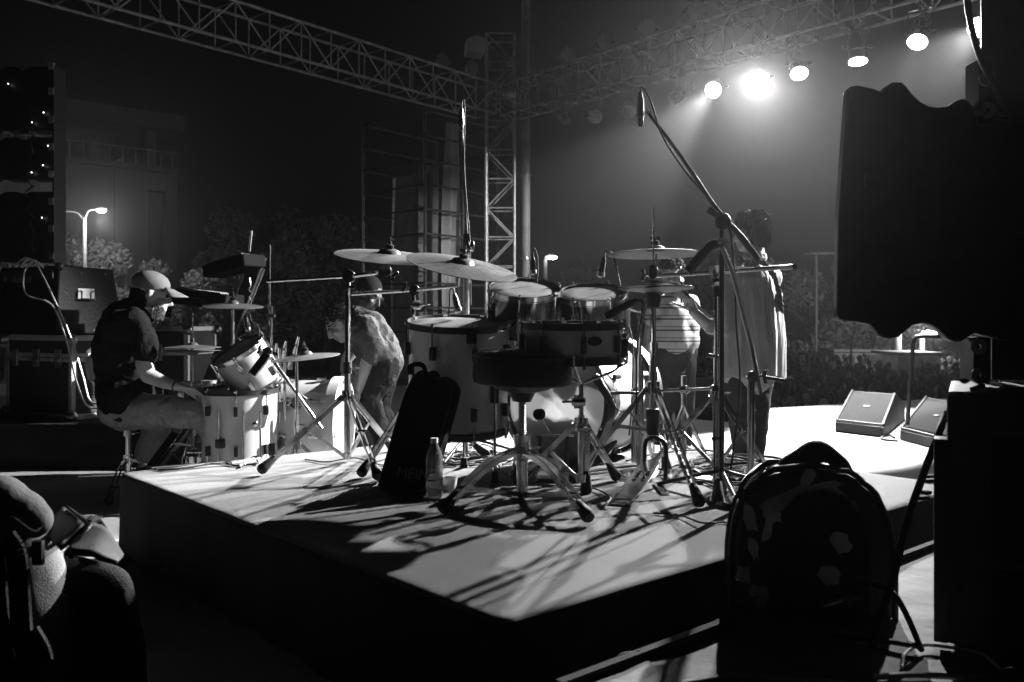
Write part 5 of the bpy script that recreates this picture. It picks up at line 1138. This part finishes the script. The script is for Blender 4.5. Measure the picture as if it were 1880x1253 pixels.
for a, b_ in (((1270, 668), (1262, 722)), ((1262, 668), (1258, 715))): MB().cyl(S(*a, -.1), S(*b_, -.12), .007, .005).build('stick', wood, t)
# --- bending crew man and the one behind him
D4 = 6.0
def S(px, py, dd=0): return P(px, py, D4+dd)
t = thing('person', 'crew man in grey t-shirt bending down beside the tall chrome stand', 'person', V((S(705, 0).x, D4, ZS)))
hm_, q, Rr = head_mesh(S(624, 592, -.02), V((-.75, -.1, -.66)), (-.55, -.1, .8), 1.05); hm_.chain([(S(650, 585, .02), .06), (S(634, 588), .055)])
hm_.chain([(S(652, 586), .05), (S(668, 606, -.10), .05), (S(682, 640, -.15), .05)]); hm_.chain([(S(652, 586), .05), (S(655, 605, .12), .045), (S(650, 640, .2), .045)])
hm_.chain([(S(682, 640, -.15), .05), (S(672, 672, -.16), .045), (S(661, 712, -.16), .03)]); hb_ = hand(None, S(661, 712, -.16), (-.25, 0, -1), (.3, -.9, 0), (-.8, 0, -.5), 1.1); n0 = len(hm_.v); hm_.f += [tuple(i+n0 for i in f) for f in hb_.f]; hm_.v += hb_.v
hm_.chain([(S(650, 640, .2), .05), (S(636, 660, .2), .04), (S(632, 680, .2), .03)]); hb_ = hand(None, S(632, 680, .2), (-.1, 0, -1), (.3, -.9, 0), (-.8, 0, -.5), 1.1); n0 = len(hm_.v); hm_.f += [tuple(i+n0 for i in f) for f in hb_.f]; hm_.v += hb_.v
hm_.build('body', skin, t, remesh=.0085); eyes(t, q, Rr, 1.05, t)
hr = MB(); hr.ball(q(0, -.02, .03), (.086, .098, .088), Rr, 18, 12)
def hreg(r): a = r.uniform(0, 2*PI); e = r.uniform(-.4, 1.4); return (math.sin(a)*.083*math.cos(e), math.cos(a)*.094*math.cos(e)-.02, .03+.088*math.sin(e)), (math.sin(a)*.9, math.cos(a)*.6+.2, .2)
tuft(hr, q, hreg, 500, 12, .03, .003); hr.build('hair', hair, t)
sh = MB(); sh.chain([(S(655, 592), .11), (S(675, 610), .155), (S(692, 640), .155), (S(702, 665), .145)]); sh.cap(S(668, 605, -.15), S(668, 605, .17), .10, .10); sh.cap(S(695, 650, -.07), S(695, 650, .08), .13, .13)
sh.chain([(S(670, 603, -.17), .088), (S(682, 630, -.18), .078), (S(683, 650, -.17), .072)]); sh.chain([(S(660, 600, .18), .08), (S(652, 635, .2), .068)]); sh.build('t_shirt', cloth_gr, t, remesh=.012, disp=.035, dscale=.09)
tr = MB(); tr.cap(S(703, 672, -.07), S(703, 672, .08), .125, .125); tr.chain([(S(702, 680, -.08), .115), (S(676, 728, -.1), .085), (S(700, 800, -.06), .065), (S(704, 845, -.05), .055)])
tr.chain([(S(706, 680, .08), .11), (S(692, 745, .1), .085), (S(722, 800, .14), .062), (S(724, 840, .14), .055)]); tr.build('trousers', cloth_dk, t, remesh=.012, disp=.03, dscale=.08)
MB().tube(spline([S(664, 655, -.02), S(684, 668, -.17), S(712, 668, -.14), S(728, 652, .0)], 5), .010, 8).build('belt', blackm, t)
mb = MB(); mb.chain([(S(704, 856, -.05), .045), (S(676, 860, -.07), .04)]); mb.chain([(S(724, 850, .14), .045), (S(698, 854, .12), .04)]); mb.build('shoe', blackm, t, remesh=.012)
D5 = 6.6
def S(px, py, dd=0): return P(px, py, D5+dd)
t = thing('person', 'dim man with glasses looking down behind the bending crew man', 'person', V((S(660, 0).x, D5, ZS)))
hm_, q, Rr = head_mesh(S(677, 540), V((.80, -.28, -.55)), (.35, 0, .94), 1.05); hm_.chain([(S(652, 580), .065), (S(668, 556), .06)]); hm_.chain([(S(652, 580), .05), (S(644, 600, -.10), .05), (S(640, 620, -.2), .045)])
hm_.chain([(S(640, 620, -.2), .045), (S(650, 660, -.25), .035), (S(672, 672, -.3), .025)])
hb_ = hand(None, S(672, 672, -.3), (1, 0, -.3), (0, -.9, .2), (.3, 0, -1)); n0 = len(hm_.v); hm_.f += [tuple(i+n0 for i in f) for f in hb_.f]; hm_.v += hb_.v
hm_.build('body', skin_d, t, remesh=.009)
hr = MB(); hr.ball(q(0, -.026, .040), (.088, .104, .092), Rr, 18, 12); hr.build('hair', hair, t)
g = MB()
for k in (-1, 1): g.lathe([(.021, -.001), (.024, 0), (.021, .001)], Matrix.Translation(q(k*.031, .098, .008)) @ basis(q(0, 1, 0)-q(0, 0, 0)), 16, True); g.cyl(q(k*.055, .095, .01), q(k*.082, 0, .01), .002, seg=5)
g.build('glasses', steel, t)
sh = MB(); sh.chain([(S(650, 580), .09), (S(640, 610), .15), (S(632, 670), .145), (S(632, 710), .14)]); sh.cap(S(640, 600, -.17), S(640, 600, .17), .085, .085); sh.build('t_shirt', cloth_dk, t, remesh=.014, disp=.03, dscale=.1)
mb = MB()
mb.bar(S(662, 566, -.03), S(672, 592, -.14), .05, .012, (0, -1, 0)).build('collar', cloth_lt, t)
tr = MB(); tr.chain([(S(626, 720, -.06), .11), (S(626, 800, -.06), .08), (S(626, 845, -.06), .06)]); tr.chain([(S(642, 720, .08), .11), (S(642, 800, .08), .08), (S(642, 845, .08), .06)]); tr.build('trousers', cloth_dk, t, remesh=.014)
mb = MB(); mb.chain([(S(626, 852, -.06), .045), (S(645, 852, -.12), .04)]); mb.chain([(S(642, 852, .08), .045), (S(660, 852, .02), .04)]); mb.build('shoe', blackm, t, remesh=.014)

# ------------------------------------------------------------------ foreground: bags at left
D6 = 1.9
def S(px, py, dd=0): return P(px, py, D6+dd)
bp0 = V((S(20, 0).x, D6, ZS)); t = thing('backpack', 'large cream canvas backpack with dark straps at the lower left corner', 'backpack', bp0)
bk = MB(); bk.chain([(S(22, 1000, .05), .085), (S(30, 1060, .05), .10), (S(38, 1130, .05), .115), (S(40, 1190, .05), .115), (S(30, 1300, .05), .12), (S(30, 1370, .05), .12)]); bk.chain([(S(-60, 980, .05), .10), (S(-60, 1380, .05), .16)]); bk.cap(S(-30, 1000, .05), S(20, 990, .05), .08, .075)
bk.build('body', cream, t, remesh=.012, disp=.012, dscale=.2)
ld = MB(); ld.chain([(S(-50, 925, .0), .07), (S(0, 925, .0), .062), (S(45, 945, .0), .048), (S(62, 955, .0), .040)]); ld.build('lid', cap_m, t, remesh=.01, disp=.015, dscale=.1)
for pts in ([(10, 985), (30, 1020), (36, 1090), (42, 1170), (60, 1240), (75, 1300)], [(-10, 1010), (-4, 1100), (10, 1220), (30, 1290)], [(54, 1160), (72, 1190), (80, 1215)]):
    q_ = spline([S(x, y, -.09) for x, y in pts], 6); mb = MB()
    for a, b_ in zip(q_, q_[1:]): mb.bar(a, b_, .012, .042, (0, 1, .05)) if False else mb.bar(a, b_, .04, .010, (0, -1, 0))
    mb.build('strap', fabric_bk, t)
MB().tube(spline([S(-40, 942, -.065), S(20, 950, -.062), S(60, 975, -.04), S(78, 966, -.02)], 6), .0035, 6).build('zip', blackm, t)
MB().box(S(70, 1015, -.05), (.022, .015, .05), bev=.004).build('buckle', blackm, t)
t = thing('camera_bag', 'open dark box bag with pale flaps beside the cream backpack', 'bag', V((S(150, 0).x, D6+.1, ZS)))
a, b_, c_, d_ = S(80, 960, .2), S(124, 934, .25), S(160, 962, .1), S(113, 1010, .0)
MB().prism([(0, 0), (.055, .03), (.10, -.002), (.045, -.06)], facing(a, (-.3, -1, .5)), -.012).build('flap', fabric_bk, t, bev=.003)
mb = MB(); pts = [S(108, 1012, -.06), S(155, 972, .0), S(226, 1018, -.02), S(222, 1026, -.02), S(150, 1016, -.08), S(124, 1024, -.08)]
mb = MB(); vs = []
for j in range(8):
    v = j/7; l0 = S(116, 1016, -.05).lerp(S(160, 962, .08), v)
    r0 = S(216, 1032, -.06).lerp(S(228, 1020, .03), v)
    for i in range(14): u = i/13; p = l0.lerp(r0, u); vs.append(p+V((0, 0, .018*math.sin(u*PI)*(.5+v)+.004*noise.noise(p*30))))
mb.add(vs, [(j*14+i, j*14+i+1, (j+1)*14+i+1, (j+1)*14+i) for j in range(7) for i in range(13)]); o = mb.build('pale_flap', cream, t); k = o.modifiers.new('thick', 'SOLIDIFY'); k.thickness = .008
mb = MB(); vs = []
for j in range(6):
    for i in range(6):
        u, v = i/5, j/5; p = S(76, 975, .12).lerp(S(112, 1012, -.02), v).lerp(S(122, 936, .2).lerp(S(158, 966, .06), v), u); vs.append(p+V((0, 0, -.006*math.sin(u*PI))))
mb.add(vs, [(j*6+i, j*6+i+1, (j+1)*6+i+1, (j+1)*6+i) for j in range(5) for i in range(5)]); o = mb.build('lid', cap_m, t); k = o.modifiers.new('thick', 'SOLIDIFY'); k.thickness = .012
for p, q_ in ((S(124, 934, .2), S(164, 966, .06)), (S(164, 966, .06), S(130, 1022, -.05))): MB().cyl(p, q_, .006).build('piping', blackm, t)
mb = MB(); mb.chain([(S(120, 1075, .12), .07), (S(195, 1085, .12), .06), (S(205, 1200, .12), .075), (S(200, 1400, .12), .09)]); mb.chain([(S(100, 1080, .12), .07), (S(100, 1400, .12), .1)]); mb.build('body', fabric_bk, t, remesh=.012)
MB().tube(spline([S(160, 962, .1), S(176, 955, .2), S(196, 985, .2), S(212, 1010, .15)], 6), .010, 8).build('handle', fabric_bk, t)

# ------------------------------------------------------------------ foreground: taped rounded case at right
D7 = 2.30
def S(px, py, dd=0): return P(px, py, D7+dd)
hb3 = V((S(1500, 0).x, D7+.1, ZC)); t = thing('taped_case', 'black arched hard case with carry handle, patched with silver tape', 'case', hb3)
def arch_outline(w, h, n=28): # from the lower left, up and over
    return [(-w/2, 0)]+[(-w/2*math.cos(PI*k/n)**1 if False else -w/2*math.copysign(abs(math.cos(PI*k/n))**.72, math.cos(PI*k/n)), h*.28+h*.72*math.sin(PI*k/n)**.86+.004*math.sin(k*1.9)) for k in range(n+1)]+[(w/2, 0)]
Ma = facing(V((S(1486, 0).x, D7-.02, ZC+.004)), V((-.18, -1, 0))); Wd, Hh = .395, .375
MB().prism(arch_outline(Wd, Hh), Ma @ Matrix.Translation((0, 0, -.22)), .22).build('shell', case_bk, t, bev=.014)
o_ = arch_outline(Wd+.012, Hh+.008)
for z0 in (-.015, -.13): MB().tube([Ma @ V((x, y, z0)) for x, y in o_], .008, 8).build('rim', blackm, t)
MB().prism(arch_outline(Wd*.62, Hh*.86), Ma @ Matrix.Translation((.02, 0, .0)), .03).build('front_pocket', blackv, t, bev=.008)
hd_ = spline([Ma @ V(p) for p in ((-.05, .335, -.1), (-.04, .375, -.1), (-.005, .402, -.1), (.045, .407, -.1), (.082, .382, -.1), (.09, .335, -.1))], 6)
MB().tube(hd_, [.025+.006*math.sin(i*.5) for i in range(len(hd_))], 12).build('handle', fabric_bk, t)
rt = random.Random(4)
def patch(x, y, w_, h_, rot, z=.004, n=5):
    mb = MB(); mb.M = Ma @ Matrix.Translation((x, y, z)) @ Matrix.Rotation(rot, 4, 'Z'); pts = []
    for k in range(14):
        a = 2*PI*k/14; q_ = max(abs(math.cos(a)), abs(math.sin(a))); r_ = rt.uniform(.72, 1.12)/q_**.75
        pts.append((w_*.56*math.cos(a)*r_, h_*.62*math.sin(a)*r_))
    mb.prism(pts, Matrix(), .0012); mb.build('tape_strip', tape, t, smooth=False)
for x, y, w_, h_, r_, z in ((-.06, .30, .12, .04, .45, .002), (.02, .325, .09, .03, .2, .003), (.075, .30, .08, .028, -.55, .004), (-.155, .25, .03, .06, .2, .002), (-.17, .10, .035, .04, .0, .002), (-.13, .06, .045, .03, -.1, .002), (-.125, .028, .03, .035, .2, .002),
                            (-.115, .22, .022, .045, -.3, .032), (.065, .20, .04, .05, .4, .032), (.035, .12, .05, .042, .1, .032), (-.012, .352, .05, .024, 1.1, .0), (-.10, .26, .04, .03, .3, .032), (-.145, .17, .022, .05, .15, .002), (.12, .15, .03, .022, .5, .002)): patch(x, y, w_, h_, r_, z)
def rim_patch(a0, a1, z0, z1):
    n = 5; vs = []
    for j in (z0, z1):
        for i in range(n+1):
            k = a0+(a1-a0)*i/n; vs.append(Ma @ V((-Wd/2*math.copysign(abs(math.cos(k))**.72, math.cos(k))*1.012, Hh*.28+Hh*.72*math.sin(k)**.86*1.012, j)))
    o = MB().add(vs, [(i, i+1, n+2+i, n+1+i) for i in range(n)]).build('tape_strip', tape, t); k = o.modifiers.new('t', 'SOLIDIFY'); k.thickness = .0015
for a0, a1, z0, z1 in ((.25, .6, -.2, -.06), (.75, 1.15, -.21, -.02), (1.2, 1.5, -.17, -.03), (1.6, 1.75, -.15, -.0), (.05, .2, -.12, -.02)): rim_patch(a0, a1, z0, z1)
for k in (-.08, -.03, .09): MB().box(Ma @ V((k, .352 if k > -.05 else .33, -.07)), (.03, .02, .02), bev=.005).build('handle_bracket', blackm, t)
q_ = [S(1530, 1080, -.10), S(1575, 1070, -.12), S(1640, 1090, -.2), S(1688, 1120, -.25), S(1680, 1148, -.25), S(1620, 1152, -.22), S(1560, 1140, -.2), S(1510, 1125, -.18)]
q_ = [V((p.x, p.y, max(p.z, ZC+.012))) for p in q_]
for p in q_[3:]: p.z = ZC+.016
tag(MB().tube(spline(q_, 8), .007, 9).build('cable', blackm), 'thick dark cable looping from the taped case onto the cloth', 'cable')
t = thing('plug', 'metal jack plug lying against the taped case', 'plug', S(1540, 1105, -.12)); MB().cyl(S(1512, 1112, -.12), S(1548, 1102, -.12), .006).build('shaft', steel, t); MB().cyl(S(1548, 1102, -.12), S(1572, 1092, -.12), .014, .012).build('body', blackm, t)
# ------------------------------------------------------------------ foreground: black rack, scalloped panel, columns at right
D8 = 2.05
def S(px, py, dd=0): return P(px, py, D8+dd)
x0 = S(1738, 0).x; zt = P(0, 727, D8).z
t = thing('equipment_rack', 'tall black equipment rack filling the right edge, with glinting knobs on top', 'rack', (x0+.4, D8+.1, ZC))
MR = Matrix.Rotation(-.47, 4, 'Z'); RF = lambda x, y, z: V((x0, D8, 0))+MR @ V((x, y, z))
MB().box(RF(.45, .3, (zt+ZC)/2+.01), (.9, .6, zt-ZC-.02), MR, .012).build('body', case_bk, t)
MB().box(RF(-.012, .03, (zt+ZC)/2-.04), (.03, .06, zt-ZC-.12), MR, .004).build('edge_post', blackm, t)
for px, py, r_ in ((1762, 727, .012), (1771, 700, .008), (1797, 699, .010), (1756, 731, .012)): MB().ball(S(px, py, .05), (r_*1.4, r_, r_*.8)).build('knob', chrome, t)
tube_part(t, 'knob_stalk', [S(1744, 731, .05), S(1765, 726, .05)], .005); tube_part(t, 'knob_stalk', [S(1783, 716, .05), S(1806, 707, .05)], .006, steel)
MB().box(S(1763, 1080, -.01), (.02, .012, .012)).build('catch', chrome, t)
for k, (z0, z1) in enumerate(((ZC+.05, .1), (.12, .4))): MB().box(RF(.48, -.005, (z0+z1)/2), (.78, .012, z1-z0), MR, .003).build('front_panel', blackv, t)
D9 = 2.6
def S(px, py, dd=0): return P(px, py, D9+dd)
t = thing('hanging_panel', 'big black panel with scalloped top and bottom edges hanging at right', 'panel', S(1650, 600))
top = [(1556, 178), (1556, 166), (1562, 158), (1575, 156), (1600, 161), (1620, 168), (1628, 158), (1640, 150), (1655, 150), (1665, 158), (1675, 172), (1690, 186), (1705, 194), (1722, 197), (1742, 195), (1755, 186), (1768, 180), (1780, 186), (1790, 200), (1800, 212), (1900, 230)]
bot = [(1900, 640), (1790, 612), (1778, 620), (1766, 628), (1752, 628), (1740, 622), (1724, 606), (1710, 597), (1694, 594), (1676, 598), (1664, 608), (1652, 619), (1634, 623), (1616, 618), (1605, 604), (1598, 596), (1575, 592), (1550, 590), (1541, 586), (1537, 576), (1540, 400)]
M = Matrix(((1, 0, 0, 0), (0, 0, -1, D9+.04), (0, 1, 0, 0), (0, 0, 0, 1)))
out = [(S(x, y).x, S(x, y).z) for x, y in top+bot]; MB().prism(out[::-1], M, .04).build('panel', blackm, t, smooth=False, bev=.006)
MB().bar(S(1587, 300, -.004), S(1587, 345, -.004), .004, .002).build('scratch', steel, t)
for px, py in ((1812, 145), (1814, 202), (1796, 637), (1796, 690)): 
    MB().lathe([(.007, -.004), (.022, -.004), (.022, .004), (.007, .004)], Matrix.Translation(S(px, py, -.06)) @ basis((0, -1, 0)), 24, True).build('eye_ring', steel if False else tape, t)
MB().box(S(1800, 175, .02), (.05, .08, .19), bev=.004).build('hinge_plate', blackm, t); MB().box(S(1790, 663, .02), (.05, .08, .14), bev=.004).build('hinge_plate', blackm, t); MB().ball(S(1797, 207, -.02), (.014, .008, .009)).build('pin', alu, t)
for px in (1551, 1594, 1620): MB().ball(S(px, 591 if px < 1600 else 621, .02), (.006, .006, .003)).build('screw', chrome, t)
t = thing('black_column', 'wide black hung cabinet stack covering the right edge', 'cabinet', S(1900, 700, .1))
for k, (y0, y1) in enumerate(((-80, 205), (212, 430), (436, 700))):
    a, b_ = S(0, y0).z, S(0, y1).z; MB().box(V((S(1810 if k == 0 else 1830, 0).x, D9+.03, (a+b_)/2))+Matrix.Rotation(-.5, 4, 'Z') @ V((.3, .25, 0)), (.6, .5, a-b_), Matrix.Rotation(-.5, 4, 'Z'), .01).build('cabinet', blackv, t)
mb = MB()
for a, b_ in (((1858, 621), (1885, 621)), ((1858, 643), (1885, 643)), ((1858, 619), (1858, 645)), ((1878, 621), (1878, 643))): mb.bar(S(*a, .01), S(*b_, .01), .005, .004, (0, -1, 0))
mb.build('label_frame', alu, t, smooth=False)
tag(MB().tube(spline([P(1773, -40, 2.5), P(1778, 20, 2.5), P(1790, 75, 2.5), P(1806, 120, 2.5), P(1830, 165, 2.5), P(1850, 200, 2.5)], 8), .009, 10).build('cable', blackm), 'thick curved black cable at the top right, before a lit lamp', 'cable')
tag(MB().tube(spline([P(1736, 760, 2.28), P(1722, 800, 2.2), P(1692, 880, 2.15), P(1665, 960, 2.12), P(1640, 1060, 2.1), P(1612, 1150, 2.08), P(1585, 1260, 2.06)], 8), .0095, 10).build('cable', rubber), 'thick slanting black cable before the arched case, from rack to floor', 'cable')
# thin frame with rounded corner before the crowd
o = MB().tube(spline([P(1666, 780, 7.6), P(1670, 710, 7.6), P(1676, 640, 7.6), P(1680, 622, 7.6), P(1692, 618, 7.6), P(1740, 619, 7.6), P(1800, 621, 7.6)], 6), .018, 8).build('frame', blackm); tag(o, 'dark bent-pipe frame in front of the crowd below the panel', 'pipe frame')
# cables near the lower right edge
for pts, lb, r_, m_ in (([(1150, 1290), (1142, 1240), (1135, 1222), (1142, 1208), (1165, 1203), (1176, 1200)], 'pale strain-relief cable end standing at the platform edge', .010, alu),
                    ([(1250, 1262), (1340, 1250), (1450, 1256), (1560, 1262)], 'pale cable running along the bottom edge of the picture', .007, alu),
                    ([(1600, 1250), (1680, 1245), (1790, 1250), (1860, 1236)], 'second pale cable at the lower right corner', .007, alu),
                    ([(1655, 1235), (1662, 1210), (1690, 1195), (1740, 1198), (1800, 1210), (1840, 1240)], 'thin cable arching beside the black rack foot', .004, alu)):
    q_ = [G(x, y, ZC)+V((0, 0, r_)) for x, y in pts]
    if 'strain' in lb: q_ = [P(x, y, 2.0) for x, y in pts]
    elif 'arching' in lb: q_ = [V((p.x, p.y, ZC+.012)) for p in q_]
    tag(MB().tube(spline(q_, 6), r_, 8).build('cable', m_), lb, 'cable')
for pts in ([(1722, 806), (1700, 800), (1660, 806)], [(1642, 806), (1630, 800), (1618, 808), (1648, 812)]):
    tag(MB().tube(spline([G(x, y, ZS)+V((0, 0, .01)) for x, y in pts]), .01, 6).build('cable', rubber), 'black cable between the two floor monitors' if pts[0][0] > 1700 else 'coiled cable behind the bright floor monitor', 'cable')
for x_, y_, w_ in ((1690, 918, .06), (1700, 908, .03), (1712, 878, .07), (1708, 886, .05)):
    p = G(x_, y_, 0); tag(MB().box(p+V((0, 0, .008)), (w_, .03, .014), Matrix.Rotation(.3, 4, 'Z'), .004).build('tape_scrap', fabric_bk), 'scrap of black tape on the bright right corner of the riser', 'tape', 'tape scraps on the riser corner')

# ------------------------------------------------------------------ lit night haze over the whole place
hz = bpy.data.materials.new('night_haze'); hz.use_nodes = True; n = hz.node_tree.nodes; n.remove(n['Principled BSDF'])
pv = n.new('ShaderNodeVolumePrincipled'); pv.inputs['Color'].default_value = (.9, .9, .9, 1); pv.inputs['Density'].default_value = HAZE; pv.inputs['Anisotropy'].default_value = .84
hz.node_tree.links.new(pv.outputs[0], n['Material Output'].inputs['Volume'])
o = MB().box((0, 45, 5.5), (340, 280, 18.5)).build('haze', hz, smooth=False); o['kind'] = 'stuff'
